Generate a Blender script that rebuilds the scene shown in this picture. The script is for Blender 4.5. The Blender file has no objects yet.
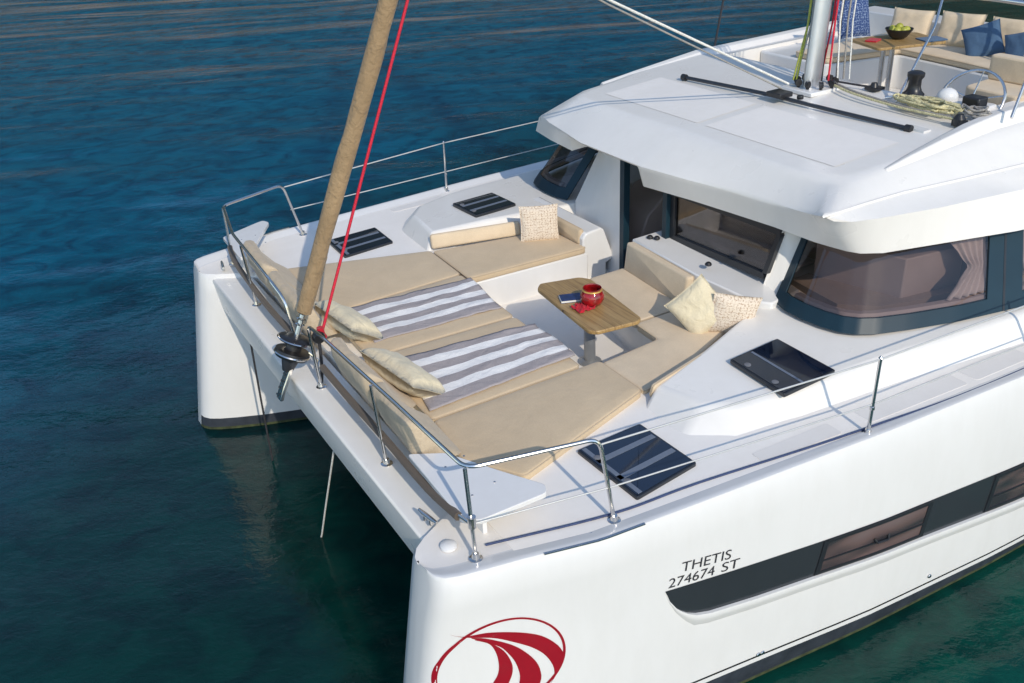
import bpy, bmesh, math, random
import numpy as np
from mathutils import Vector, Matrix, noise as mnoise

random.seed(7)
R = math.radians
sc = bpy.context.scene
COL = sc.collection

# ------------------------------------------------------------------ camera, sky, sun, exposure
cam_d = bpy.data.cameras.new('camera')
cam = bpy.data.objects.new('camera', cam_d)
COL.objects.link(cam)
sc.camera = cam
cam_d.sensor_width = 36.0
cam_d.lens = 36.0 * 951.0 / 1024.0
cam_d.clip_start = 0.1
cam_d.clip_end = 6000.0
_p, _a, _r = R(28.339), R(29.455), R(-3.04)
fwd = Vector((math.sin(_a)*math.cos(_p), math.cos(_a)*math.cos(_p), -math.sin(_p)))
rt = Vector((math.cos(_a), -math.sin(_a), 0))
up = rt.cross(fwd)
rt2 = rt*math.cos(_r) + up*math.sin(_r)
up2 = -rt*math.sin(_r) + up*math.cos(_r)
M = Matrix((rt2, up2, -fwd)).transposed().to_4x4()
M.translation = Vector((-1.753, -7.112, 5.9))
cam.matrix_world = M

SUN_AZ, SUN_EL = R(82.0), R(34.5)          # direction the light travels (from +X towards +Y), height
world = bpy.data.worlds.new('World')
sc.world = world
world.use_nodes = True
wn = world.node_tree
sky = wn.nodes.new('ShaderNodeTexSky')
sky.sky_type = 'NISHITA'
sky.sun_disc = False
sky.sun_elevation = SUN_EL
sky.sun_rotation = R(188)
sky.altitude = 5
sky.air_density = 1.0
sky.dust_density = 0.2
sky.ozone_density = 1.0
wn.links.new(sky.outputs[0], wn.nodes['Background'].inputs[0])
wn.nodes['Background'].inputs[1].default_value = 0.15
sun_d = bpy.data.lights.new('sun', 'SUN')
sun_d.energy = 2.0
sun_d.angle = R(0.55)
sun_d.color = (1.0, 0.90, 0.75)
sun = bpy.data.objects.new('sun', sun_d)
COL.objects.link(sun)
ldir = Vector((math.cos(SUN_AZ)*math.cos(SUN_EL), math.sin(SUN_AZ)*math.cos(SUN_EL), -math.sin(SUN_EL)))
sun.rotation_euler = ldir.to_track_quat('-Z', 'Y').to_euler()
sun.location = (-3, -12, 14)
sc.view_settings.view_transform = 'Standard'
sc.view_settings.look = 'None'
sc.view_settings.gamma = 1.0
sc.view_settings.exposure = 0.50
sc.view_settings.use_curve_mapping = False

# ------------------------------------------------------------------ materials
class NT:
    def __init__(s, name):
        s.m = bpy.data.materials.new(name); s.m.use_nodes = True
        s.t = s.m.node_tree; s.n = s.t.nodes; s.b = s.n['Principled BSDF']; s.out = s.n['Material Output']
    def node(s, kind, **kw):
        n = s.n.new(kind)
        for k, v in kw.items():
            if k in n.inputs.keys(): n.inputs[k].default_value = v
            else: setattr(n, k, v)
        return n
    def link(s, a, b): s.t.links.new(a, b)
    def coord(s, kind='Object', scale=(1, 1, 1), rot=(0, 0, 0)):
        tc = s.node('ShaderNodeTexCoord'); mp = s.node('ShaderNodeMapping'); src = tc.outputs[kind]
        if any(rot):
            m0 = s.node('ShaderNodeMapping'); m0.inputs['Rotation'].default_value = rot
            s.link(src, m0.inputs[0]); src = m0.outputs[0]
        mp.inputs['Scale'].default_value = scale
        s.link(src, mp.inputs[0]); return mp.outputs[0]
    def noise(s, vec, scale, detail=3, rough=.5, dist=0.0):
        n = s.node('ShaderNodeTexNoise'); n.inputs['Scale'].default_value = scale
        n.inputs['Detail'].default_value = detail; n.inputs['Roughness'].default_value = rough
        n.inputs['Distortion'].default_value = dist
        s.link(vec, n.inputs['Vector']); return n.outputs['Fac']
    def ramp(s, fac, stops, interp='LINEAR'):
        r = s.node('ShaderNodeValToRGB'); e = r.color_ramp.elements
        r.color_ramp.interpolation = interp
        e[0].position, e[0].color = stops[0][0], (*stops[0][1], 1)
        e[1].position, e[1].color = stops[-1][0], (*stops[-1][1], 1)
        for p, c in stops[1:-1]:
            x = e.new(p); x.color = (*c, 1)
        s.link(fac, r.inputs[0]); return r.outputs[0]
    def bump(s, h, strength=.3, dist=.01, prev=None):
        b = s.node('ShaderNodeBump'); b.inputs['Strength'].default_value = strength
        b.inputs['Distance'].default_value = dist; s.link(h, b.inputs['Height'])
        if prev is not None: s.link(prev, b.inputs['Normal'])
        return b.outputs[0]

def simple(name, col, rough=.4, metal=0.0, var=.06, nscale=8.0, bump=0.0, bscale=60.0, coat=0.0, spec=.5):
    t = NT(name)
    v = t.coord()
    f = t.noise(v, nscale, 4)
    lo = tuple(max(0, c*(1-var)) for c in col); hi = tuple(min(1, c*(1+var)) for c in col)
    t.link(t.ramp(f, [(.3, lo), (.7, hi)]), t.b.inputs['Base Color'])
    t.b.inputs['Roughness'].default_value = rough; t.b.inputs['Metallic'].default_value = metal
    t.b.inputs['Specular IOR Level'].default_value = spec
    if coat: t.b.inputs['Coat Weight'].default_value = coat; t.b.inputs['Coat Roughness'].default_value = .08
    if bump: t.link(t.bump(t.noise(v, bscale, 3), bump, .004), t.b.inputs['Normal'])
    return t.m

def gelcoat(name, col, rough, bumpy=0.0, bscale=180, var=.03):
    t = NT(name); v = t.coord()
    f = t.noise(v, 1.1, 6, .6)
    st = t.noise(t.coord(scale=(2.2, 2.2, .6)), 3.0, 6, .65)
    c = t.ramp(f, [(.25, tuple(x*(1-var) for x in col)), (.75, tuple(min(1, x*(1+var*.5)) for x in col))])
    c2 = t.ramp(st, [(.35, (.93, .925, .91)), (.6, (1, 1, 1))])
    mx = t.node('ShaderNodeMix', data_type='RGBA', blend_type='MULTIPLY'); mx.inputs[0].default_value = .35
    t.link(c, mx.inputs[6]); t.link(c2, mx.inputs[7])
    t.link(mx.outputs[2], t.b.inputs['Base Color'])
    rr = t.node('ShaderNodeMapRange'); rr.inputs[3].default_value = rough*.8; rr.inputs[4].default_value = rough*1.3
    t.link(t.noise(v, 2.5, 5), rr.inputs[0]); t.link(rr.outputs[0], t.b.inputs['Roughness'])
    nrm = t.bump(t.noise(v, .9, 2), .05, .05)
    if bumpy: nrm = t.bump(t.noise(v, bscale, 2), bumpy, .002, nrm)
    t.link(nrm, t.b.inputs['Normal'])
    return t.m

def fabric(name, col, weave=260.0, var=.1, wrinkle=.25, wscale=5.0, rough=.92):
    t = NT(name); v = t.coord()
    f = t.noise(v, 3.0, 6, .65)
    fine = t.noise(v, 90, 3, .7)
    c = t.ramp(f, [(.3, tuple(x*(1-var) for x in col)), (.7, tuple(min(1, x*(1+var*.6)) for x in col))])
    c2 = t.ramp(fine, [(.3, (.88, .87, .86)), (.7, (1, 1, 1))])
    mx = t.node('ShaderNodeMix', data_type='RGBA', blend_type='MULTIPLY'); mx.inputs[0].default_value = .8
    t.link(c, mx.inputs[6]); t.link(c2, mx.inputs[7]); t.link(mx.outputs[2], t.b.inputs['Base Color'])
    t.b.inputs['Roughness'].default_value = rough; t.b.inputs['Specular IOR Level'].default_value = .15
    t.b.inputs['Sheen Weight'].default_value = .15
    n1 = t.bump(t.noise(v, wscale, 4, .55, .6), wrinkle, .03)
    n2 = t.bump(t.noise(v, weave, 2), .35, .002, n1)
    t.link(n2, t.b.inputs['Normal'])
    return t.m

MAT = {}
MAT['gel'] = gelcoat('white_gelcoat', (.745, .73, .705), .22)
MAT['roof'] = gelcoat('white_gelcoat_lightened', (.80, .765, .71), .28)  # lighter copy of the hull gelcoat, making up for dim light on upward faces
MAT['nonskid'] = gelcoat('nonskid_deck', (.86, .81, .745), .5, .5)
MAT['pad'] = gelcoat('side_deck_pad', (.76, .72, .67), .6, .6, 140)
MAT['boot'] = simple('dark_boot_stripe', (.035, .04, .05), .35, var=.25)
MAT['black_line'] = simple('black_pinstripe', (.012, .012, .014), .35)
MAT['weed'] = simple('waterline_growth', (.045, .055, .02), .8, var=.5, nscale=14)
MAT['anti'] = simple('antifouling', (.02, .025, .03), .7)
MAT['charcoal'] = gelcoat('charcoal_panel', (.030, .035, .040), .16, var=.12)
MAT['steel'] = simple('polished_steel', (.70, .68, .65), .2, 1.0, var=.05)
MAT['alu'] = simple('mast_aluminium', (.62, .63, .66), .32, .85, var=.05)
MAT['dark_alu'] = simple('dark_anodised_track', (.06, .065, .075), .35, .6)
MAT['black'] = simple('black_plastic', (.018, .018, .02), .35, var=.2)
MAT['sand'] = fabric('sand_fabric', (.615, .475, .31), wrinkle=.35, wscale=3.6, var=.07)
MAT['sand_light'] = fabric('pale_sand_fabric', (.70, .56, .39), wrinkle=.3, wscale=3.6)
MAT['sand_back'] = fabric('backrest_fabric', (.58, .465, .325), wrinkle=.6, wscale=9)
MAT['cream'] = fabric('cream_fabric', (.76, .66, .46), wrinkle=.7, wscale=8)
MAT['piping'] = fabric('piping_fabric', (.54, .42, .285), wrinkle=.1)
MAT['seam'] = simple('seam_piping', (.2, .155, .11), .9)
MAT['taupe'] = fabric('taupe_webbing', (.12, .095, .075), wrinkle=.3)
MAT['blue_fab'] = fabric('blue_fabric', (.07, .13, .22), wrinkle=.4)
MAT['sailcover'] = fabric('sail_cover_canvas', (.34, .235, .13), wrinkle=.9, wscale=16, var=.22)
MAT['red_rope'] = simple('red_rope', (.55, .012, .035), .7, var=.3, nscale=90, bump=.5, bscale=120)
MAT['white_rope'] = simple('white_rope', (.72, .70, .64), .8, var=.25, nscale=80, bump=.5, bscale=150)
MAT['yellow_rope'] = simple('yellow_rope', (.56, .50, .28), .8, var=.4, nscale=60, bump=.5, bscale=150)
MAT['green_rope'] = simple('lime_rope', (.35, .38, .07), .8, var=.3, nscale=80)
MAT['wire'] = simple('lifeline_wire', (.62, .61, .58), .4, .3)
MAT['grey_rope'] = simple('grey_rope', (.30, .28, .25), .8, var=.3, nscale=80)
MAT['dark_rope'] = simple('dark_rope', (.03, .03, .035), .8, var=.3, nscale=80)
MAT['navy_rope'] = simple('navy_webbing', (.035, .055, .13), .7, var=.2, nscale=40)
MAT['red_glass'] = simple('red_glass', (.26, .006, .008), .08, var=.5, nscale=22, coat=.6)
MAT['gold'] = simple('gold_rim', (.75, .45, .12), .3, .6)
MAT['red_cloth'] = fabric('red_cloth', (.50, .015, .03), wrinkle=.6, wscale=20)
MAT['paper'] = simple('paper_pages', (.75, .74, .70), .8)
MAT['navy_cover'] = simple('navy_book_cover', (.02, .035, .11), .35, var=.4, nscale=25)
MAT['emblem_red'] = simple('emblem_red', (.30, .005, .016), .35, var=.04)
MAT['letter'] = simple('dark_lettering', (.035, .035, .04), .4)
MAT['grey_pvc'] = simple('grey_pedestal', (.30, .31, .32), .35, .4)
MAT['cabin_in'] = simple('interior_laminate', (.45, .37, .33), .5, var=.08, nscale=3)
MAT['cabin_pink'] = simple('interior_sill', (.48, .40, .37), .6)
MAT['cabin_shade'] = simple('interior_shade', (.045, .042, .045), .6)
MAT['cabin_wood'] = simple('interior_wood', (.40, .30, .21), .4, var=.2, nscale=5)
MAT['cabin_sofa'] = fabric('interior_sofa', (.34, .27, .22))
MAT['curtain'] = fabric('curtain_fabric', (.72, .64, .60), wrinkle=.4)
MAT['green_fruit'] = simple('green_fruit', (.40, .40, .05), .4, var=.3)
MAT['chain'] = simple('galvanised_chain', (.30, .30, .31), .45, .8)
MAT['windowblue'] = simple('dark_window_frame', (.010, .031, .047), .42, var=.15, nscale=2, spec=.3)
MAT['hatch_frame'] = simple('hatch_frame', (.02, .022, .026), .3)

def patterned(name, a, b):
    t = NT(name); v = t.coord('UV')
    w1 = t.node('ShaderNodeTexWave', wave_type='BANDS', bands_direction='X'); w1.inputs['Scale'].default_value = 4.2
    w1.inputs['Distortion'].default_value = 5; w1.inputs['Detail Scale'].default_value = 3
    w2 = t.node('ShaderNodeTexWave', wave_type='BANDS', bands_direction='Y'); w2.inputs['Scale'].default_value = 4.2
    w2.inputs['Distortion'].default_value = 5; w2.inputs['Detail Scale'].default_value = 3
    t.link(v, w1.inputs[0]); t.link(v, w2.inputs[0])
    mt = t.node('ShaderNodeMath', operation='MAXIMUM'); t.link(w1.outputs['Fac'], mt.inputs[0]); t.link(w2.outputs['Fac'], mt.inputs[1])
    nz = t.noise(v, 26, 2)
    ml = t.node('ShaderNodeMath', operation='MULTIPLY'); t.link(mt.outputs[0], ml.inputs[0]); t.link(nz, ml.inputs[1])
    t.link(t.ramp(ml.outputs[0], [(.40, a), (.60, b)]), t.b.inputs['Base Color'])
    t.b.inputs['Roughness'].default_value = .9
    t.link(t.bump(t.noise(t.coord(), 9, 3), .4, .02), t.b.inputs['Normal'])
    return t.m
MAT['pattern'] = patterned('woven_check_fabric', (.70, .60, .48), (.40, .27, .18))
MAT['damask'] = patterned('blue_damask_fabric', (.02, .05, .16), (.25, .32, .45))

def towel_mat():
    t = NT('striped_towel'); v = t.coord('UV')
    sp = t.node('ShaderNodeSeparateXYZ'); t.link(v, sp.inputs[0])
    nz = t.noise(v, 5, 2)
    ad = t.node('ShaderNodeMath', operation='MULTIPLY_ADD'); t.link(nz, ad.inputs[0]); ad.inputs[1].default_value = .02
    t.link(sp.outputs['Y'], ad.inputs[2])
    g, w = (.40, .355, .345), (.88, .85, .81)
    st = [(0, g)]
    for k, p in enumerate([.14, .27, .41, .545, .685, .82]):
        st.append((p+.008, w if k % 2 == 0 else g))
    c = t.ramp(ad.outputs[0], st, 'CONSTANT')
    f = t.ramp(t.noise(t.coord(), 130, 2), [(.3, (.85, .85, .85)), (.7, (1, 1, 1))])
    mx = t.node('ShaderNodeMix', data_type='RGBA', blend_type='MULTIPLY'); mx.inputs[0].default_value = .8
    t.link(c, mx.inputs[6]); t.link(f, mx.inputs[7]); t.link(mx.outputs[2], t.b.inputs['Base Color'])
    t.b.inputs['Roughness'].default_value = .95; t.b.inputs['Specular IOR Level'].default_value = .1
    n1 = t.bump(t.noise(t.coord(), 7, 4, .6, .8), .5, .03)
    t.link(t.bump(t.noise(t.coord(), 200, 2), .5, .003, n1), t.b.inputs['Normal'])
    return t.m
MAT['towel'] = towel_mat()

def teak_mat():
    t = NT('teak_planks'); v = t.coord('Object', (1, 1, 1))
    sp = t.node('ShaderNodeSeparateXYZ'); t.link(v, sp.inputs[0])
    gr = t.noise(t.coord('Object', (26, 2.2, 10)), 1.6, 6, .6)
    c = t.ramp(gr, [(.25, (.22, .125, .045)), (.5, (.36, .225, .085)), (.75, (.45, .30, .13))])
    # plank joints across the width
    m = t.node('ShaderNodeMath', operation='MODULO'); ab = t.node('ShaderNodeMath', operation='ADD'); ab.inputs[1].default_value = 10
    t.link(sp.outputs['X'], ab.inputs[0]); t.link(ab.outputs[0], m.inputs[0]); m.inputs[1].default_value = .087
    lt = t.node('ShaderNodeMath', operation='LESS_THAN'); t.link(m.outputs[0], lt.inputs[0]); lt.inputs[1].default_value = .003
    mx = t.node('ShaderNodeMix', data_type='RGBA'); t.link(lt.outputs[0], mx.inputs[0]); t.link(c, mx.inputs[6])
    mx.inputs[7].default_value = (.10, .055, .025, 1)
    t.link(mx.outputs[2], t.b.inputs['Base Color']); t.b.inputs['Roughness'].default_value = .38
    t.link(t.bump(gr, .15, .003), t.b.inputs['Normal'])
    return t.m
MAT['teak'] = teak_mat()

def glass_mat(name, tint, refl=.08, rough=.02, dens=0.0):
    """thin tinted pane: see-through tint plus a mirror coat that grows at grazing angles"""
    t = NT(name); t.n.remove(t.b)
    tr = t.node('ShaderNodeBsdfTransparent'); tr.inputs[0].default_value = (*tint, 1)
    gl = t.node('ShaderNodeBsdfGlossy'); gl.inputs['Roughness'].default_value = rough
    lw = t.node('ShaderNodeLayerWeight'); lw.inputs[0].default_value = .25
    mr = t.node('ShaderNodeMapRange'); mr.inputs[3].default_value = refl; mr.inputs[4].default_value = .75
    t.link(lw.outputs['Fresnel'], mr.inputs[0])
    mx = t.node('ShaderNodeMixShader'); t.link(mr.outputs[0], mx.inputs[0]); t.link(tr.outputs[0], mx.inputs[1]); t.link(gl.outputs[0], mx.inputs[2])
    t.link(mx.outputs[0], t.out.inputs[0])
    return t.m
MAT['glass'] = glass_mat('tinted_window_glass', (.60, .55, .54), .05)
MAT['glass_dark'] = glass_mat('dark_window_glass', (.55, .53, .54), .06)

def hatch_glass(name, col):
    t = NT(name); v = t.coord()
    t.link(t.ramp(t.noise(v, 2, 3), [(.3, tuple(c*.6 for c in col)), (.7, col)]), t.b.inputs['Base Color'])
    t.b.inputs['Roughness'].default_value = .06
    t.b.inputs['Coat Weight'].default_value = .5
    return t.m
MAT['hatch_glass'] = hatch_glass('smoked_acrylic', (.008, .015, .034))
MAT['hatch_strip'] = simple('hatch_grey_strip', (.15, .175, .22), .4)
MAT['hatch_grey'] = simple('hatch_catch_grey', (.16, .16, .17), .4)

def water_mat():
    t = NT('sea_water'); v = t.coord()
    # colour set by position: green off the port side, darkest ahead, then blue farther out
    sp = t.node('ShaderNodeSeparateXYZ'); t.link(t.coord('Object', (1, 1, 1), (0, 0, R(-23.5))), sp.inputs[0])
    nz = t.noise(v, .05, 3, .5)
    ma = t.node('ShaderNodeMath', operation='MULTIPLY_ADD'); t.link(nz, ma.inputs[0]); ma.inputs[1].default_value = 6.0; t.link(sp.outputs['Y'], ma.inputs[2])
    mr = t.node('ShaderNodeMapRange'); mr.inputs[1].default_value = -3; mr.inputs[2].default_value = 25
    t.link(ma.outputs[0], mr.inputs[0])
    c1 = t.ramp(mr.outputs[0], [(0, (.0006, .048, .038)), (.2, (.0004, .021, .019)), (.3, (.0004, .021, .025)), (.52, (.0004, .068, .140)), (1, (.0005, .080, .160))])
    near = t.noise(t.coord('Object', (1, 1.3, 1), (0, 0, R(20))), 1.6, 4, .55, .8)
    c2 = t.ramp(near, [(.32, (.55, .66, .70)), (.62, (1.25, 1.45, 1.25))])
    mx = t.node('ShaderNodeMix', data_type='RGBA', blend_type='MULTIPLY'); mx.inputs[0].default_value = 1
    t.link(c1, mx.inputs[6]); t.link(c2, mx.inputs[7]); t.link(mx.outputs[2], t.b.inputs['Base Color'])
    t.b.inputs['Roughness'].default_value = .03
    t.b.inputs['IOR'].default_value = 1.33
    t.b.inputs['Specular IOR Level'].default_value = .5
    t.b.subsurface_method = 'BURLEY'
    t.b.inputs['Subsurface Weight'].default_value = 1.0
    t.b.inputs['Subsurface Radius'].default_value = (.4, 1.0, 1.0)
    t.b.inputs['Subsurface Scale'].default_value = 1.6
    RZ = (0, 0, R(27))
    sw = t.noise(t.coord('Object', (.09, .34, 1), RZ), 1.0, 2, .45, .3)
    md = t.noise(t.coord('Object', (.75, 1.5, 1), (0, 0, R(14))), 1.0, 3, .5, .6)
    sm = t.noise(t.coord('Object', (3.6, 5.4, 1), (0, 0, R(40))), 1.0, 4, .55, .5)
    n = t.bump(sw, .5, .36)
    n = t.bump(md, .5, .022, n)
    n = t.bump(sm, .5, .013, n)
    fi = t.noise(t.coord('Object', (8.5, 13, 1), (0, 0, R(33))), 1.0, 3, .6, .4)
    n = t.bump(fi, .5, .008, n)
    t.link(n, t.b.inputs['Normal'])
    return t.m
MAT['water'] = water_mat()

def hill_mat():
    t = NT('coastal_hillside'); v = t.coord()
    f = t.noise(v, .012, 8, .65)
    rock = t.ramp(f, [(.38, (.07, .07, .035)), (.5, (.17, .13, .085)), (.7, (.34, .24, .155))])
    wood = t.ramp(f, [(.35, (.012, .022, .014)), (.55, (.02, .034, .018)), (.75, (.05, .05, .028))])
    sp = t.node('ShaderNodeSeparateXYZ'); t.link(v, sp.inputs[0])
    ma = t.node('ShaderNodeMath', operation='MULTIPLY_ADD'); t.link(f, ma.inputs[0]); ma.inputs[1].default_value = 120; t.link(sp.outputs['Z'], ma.inputs[2])
    mr = t.node('ShaderNodeMapRange'); mr.inputs[1].default_value = 85; mr.inputs[2].default_value = 120; t.link(ma.outputs[0], mr.inputs[0])
    mx = t.node('ShaderNodeMix', data_type='RGBA'); t.link(mr.outputs[0], mx.inputs[0]); t.link(rock, mx.inputs[6]); t.link(wood, mx.inputs[7])
    t.link(mx.outputs[2], t.b.inputs['Base Color'])
    t.b.inputs['Roughness'].default_value = .95
    return t.m
MAT['hill'] = hill_mat()

# ------------------------------------------------------------------ mesh helpers
class MB:
    def __init__(s): s.v, s.f, s.m, s.uv = [], [], [], None
    def add(s, vs, fs, mi=0):
        o = len(s.v); s.v += [tuple(x) for x in vs]
        for f in fs: s.f.append([o+i for i in f]); s.m.append(mi)
        return o
    def box(s, x0, x1, y0, y1, z0, z1, mi=0):
        s.prism([(x0, y0), (x1, y0), (x1, y1), (x0, y1)], z0, z1, mi); return s
    def prism(s, poly, z0, z1, mi=0, top=None):
        """poly in xy; z1 may be a list of heights per corner; top = other outline for the top"""
        n = len(poly); top = top or poly
        zt = z1 if isinstance(z1, (list, tuple)) else [z1]*n
        zb = z0 if isinstance(z0, (list, tuple)) else [z0]*n
        vs = [(p[0], p[1], zb[i]) for i, p in enumerate(poly)] + [(p[0], p[1], zt[i]) for i, p in enumerate(top)]
        fs = [list(range(n))[::-1], list(range(n, 2*n))] + [[i, (i+1) % n, n+(i+1) % n, n+i] for i in range(n)]
        s.add(vs, fs, mi); return s
    def prism_y(s, poly, y0, y1, mi=0):
        n = len(poly)
        vs = [(p[0], y0, p[1]) for p in poly] + [(p[0], y1, p[1]) for p in poly]
        fs = [list(range(n)), list(range(n, 2*n))[::-1]] + [[(i+1) % n, i, n+i, n+(i+1) % n] for i in range(n)]
        s.add(vs, fs, mi); return s
    def loft(s, rings, closed=True, caps=True, mi=0):
        n = len(rings[0]); vs = [p for r in rings for p in r]; fs = []
        for k in range(len(rings)-1):
            for i in range(n if closed else n-1):
                j = (i+1) % n
                fs.append([k*n+i, k*n+j, (k+1)*n+j, (k+1)*n+i])
        if caps and closed:
            fs.append(list(range(n))[::-1]); fs.append([(len(rings)-1)*n+i for i in range(n)])
        s.add(vs, fs, mi); return s
    def tube(s, pts, r, n=8, mi=0, closed=False):
        pts = [Vector(p) for p in pts]; rings = []; m = len(pts)
        t0 = (pts[1]-pts[0]).normalized()
        ref = Vector((0, 0, 1)) if abs(t0.z) < .9 else Vector((1, 0, 0))
        nrm = t0.cross(ref).normalized()
        for i, p in enumerate(pts):
            if closed: t = (pts[(i+1) % m]-pts[i-1]).normalized()
            else: t = ((pts[min(i+1, m-1)]-pts[max(i-1, 0)])).normalized()
            nrm = (nrm - t*nrm.dot(t)).normalized(); b = t.cross(nrm)
            rr = r[i] if isinstance(r, (list, tuple)) else r
            rings.append([p + nrm*(rr*math.cos(2*math.pi*k/n)) + b*(rr*math.sin(2*math.pi*k/n)) for k in range(n)])
        if closed: rings.append(rings[0]); s.loft(rings, True, False, mi)
        else: s.loft(rings, True, True, mi)
        return s
    def lathe(s, prof, c, n=24, mi=0, axis=Vector((0, 0, 1))):
        q = axis.to_track_quat('Z', 'Y') if isinstance(axis, Vector) else None
        rings = []
        for (r, z) in prof:
            rings.append([Vector(c) + q @ Vector((max(r, 1e-4)*math.cos(2*math.pi*k/n), max(r, 1e-4)*math.sin(2*math.pi*k/n), z)) for k in range(n)])
        s.loft(rings, True, True, mi); return s
    def sphere(s, c, r, mi=0, n=12):
        pr = [(math.sin(math.pi*i/n), -math.cos(math.pi*i/n)) for i in range(n+1)]
        rx = r if isinstance(r, (tuple, list)) else (r, r, r)
        rings = [[(c[0]+rx[0]*a*math.cos(2*math.pi*k/(2*n)), c[1]+rx[1]*a*math.sin(2*math.pi*k/(2*n)), c[2]+rx[2]*b) for k in range(2*n)] for a, b in pr]
        s.loft(rings, True, False, mi); return s
    def build(s, name, mats, parent=None, ang=35, bevel=0.0, seg=2, loc=None, subsurf=0, recalc=True):
        me = bpy.data.meshes.new(name)
        vs = s.v
        if loc is not None: vs = [(a-loc[0], b-loc[1], c-loc[2]) for a, b, c in vs]
        me.from_pydata([tuple(v) for v in vs], [], s.f)
        for mm in (mats if isinstance(mats, (list, tuple)) else [mats]): me.materials.append(mm)
        for p, mi in zip(me.polygons, s.m): p.material_index = mi
        if s.uv is not None:
            ul = me.uv_layers.new(name='UVMap')
            for lp in me.loops: ul.data[lp.index].uv = s.uv[lp.vertex_index]
        bm = bmesh.new(); bm.from_mesh(me)
        bmesh.ops.remove_doubles(bm, verts=bm.verts, dist=1e-5)
        if recalc: bmesh.ops.recalc_face_normals(bm, faces=bm.faces)
        bm.to_mesh(me); bm.free()
        for p in me.polygons: p.use_smooth = True
        me.set_sharp_from_angle(angle=R(ang))
        o = bpy.data.objects.new(name, me); COL.objects.link(o)
        if loc is not None: o.location = loc
        if parent is not None:
            o.parent = parent
        if bevel:
            b = o.modifiers.new('bevel', 'BEVEL'); b.width = bevel; b.segments = seg; b.limit_method = 'ANGLE'; b.angle_limit = R(25)
            b.harden_normals = False
        if subsurf:
            b = o.modifiers.new('smooth', 'SUBSURF'); b.levels = subsurf; b.render_levels = subsurf
        return o

def tag(o, label=None, cat=None, group=None, kind=None):
    if label: o['label'] = label
    if cat: o['category'] = cat
    if group: o['group'] = group
    if kind: o['kind'] = kind
    return o

def empty(name, loc=(0, 0, 0)):
    o = bpy.data.objects.new(name, None); COL.objects.link(o); o.location = loc
    o.empty_display_size = .2
    return o

def bez(pts, k=6):
    """Catmull-Rom through the points"""
    P = [Vector(p) for p in pts]; P = [P[0]*2-P[1]] + P + [P[-1]*2-P[-2]]; out = []
    for i in range(1, len(P)-2):
        for j in range(k):
            t = j/k
            out.append(.5*((2*P[i]) + (P[i+1]-P[i-1])*t + (2*P[i-1]-5*P[i]+4*P[i+1]-P[i+2])*t*t + (3*P[i]-P[i-1]-3*P[i+1]+P[i+2])*t**3))
    out.append(P[-2]); return out

def fillet(pts, r=.08, k=5):
    """polyline with rounded corners"""
    P = [Vector(p) for p in pts]; out = [P[0]]
    for i in range(1, len(P)-1):
        a = (P[i-1]-P[i]); b = (P[i+1]-P[i]); d = min(r, a.length*.45, b.length*.45)
        p0 = P[i]+a.normalized()*d; p2 = P[i]+b.normalized()*d
        for j in range(k+1):
            t = j/k; out.append(p0*(1-t)**2 + P[i]*2*t*(1-t) + p2*t*t)
    out.append(P[-1]); return out

def inset(poly, d):
    n = len(poly); A = sum(poly[i][0]*poly[(i+1) % n][1]-poly[(i+1) % n][0]*poly[i][1] for i in range(n))
    sg = 1 if A > 0 else -1; out = []
    for i in range(n):
        p0, p1, p2 = Vector(poly[i-1]), Vector(poly[i]), Vector(poly[(i+1) % n])
        e1 = (p1-p0).normalized(); e2 = (p2-p1).normalized()
        n1 = Vector((-e1.y, e1.x))*sg; n2 = Vector((-e2.y, e2.x))*sg
        b = (n1+n2); b = b/max(.25, b.dot(n1)) if b.length > 1e-6 else n1
        out.append((p1.x+b.x*d, p1.y+b.y*d))
    return out

def roundpoly(poly, r, k=4):
    n = len(poly); out = []
    for i in range(n):
        a, p, b = Vector(poly[i-1]), Vector(poly[i]), Vector(poly[(i+1) % n])
        d = min(r, (a-p).length*.4, (b-p).length*.4)
        p0 = p+(a-p).normalized()*d; p2 = p+(b-p).normalized()*d
        for j in range(k+1):
            t = j/k; q = p0*(1-t)**2+p*2*t*(1-t)+p2*t*t; out.append((q.x, q.y))
    return out

def cushion(name, poly, z0, z1, mat, r=.025, crown=.012, parent=None, xf=None, rc=.05):
    """upholstered slab with rolled edges; xf maps (x,y,z) to the world"""
    m = MB(); rings = []
    def ring(d, z): return [(p[0], p[1], z) for p in roundpoly(inset(poly, d), max(.012, rc-d))]
    rings.append(ring(r*1.2, z0)); rings.append(ring(.3*r, z0+r*.5))
    rings.append(ring(0, z0+r)); rings.append(ring(0, z1-r))
    for a in (.35, .7, 1.0):
        rings.append(ring(r*(1-math.cos(a*math.pi/2)), z1-r+r*math.sin(a*math.pi/2)))
    rings.append(ring(r*2.2, z1+crown*.5)); rings.append(ring(r*4.0, z1+crown))
    if xf: rings = [[xf(*p) for p in rg] for rg in rings]
    m.loft(rings)
    pr = [(p[0], p[1], z1-r*.55) for p in roundpoly(inset(poly, .001), rc)]
    if xf: pr = [xf(*p) for p in pr]
    c = [sum(p[i] for rg in rings for p in rg)/sum(len(rg) for rg in rings) for i in range(3)]
    ob = m.build(name, mat, parent, ang=60, loc=c)
    mp = MB(); mp.tube([Vector(p)-Vector(c) for p in pr], .0055, 6, closed=True)
    mp.build('piping', MAT['piping'], ob, ang=80)
    return ob

def frame_xf(o, ex, ey, ez):
    o, ex, ey, ez = Vector(o), Vector(ex), Vector(ey), Vector(ez)
    return lambda x, y, z: tuple(o+ex*x+ey*y+ez*z)

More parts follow.
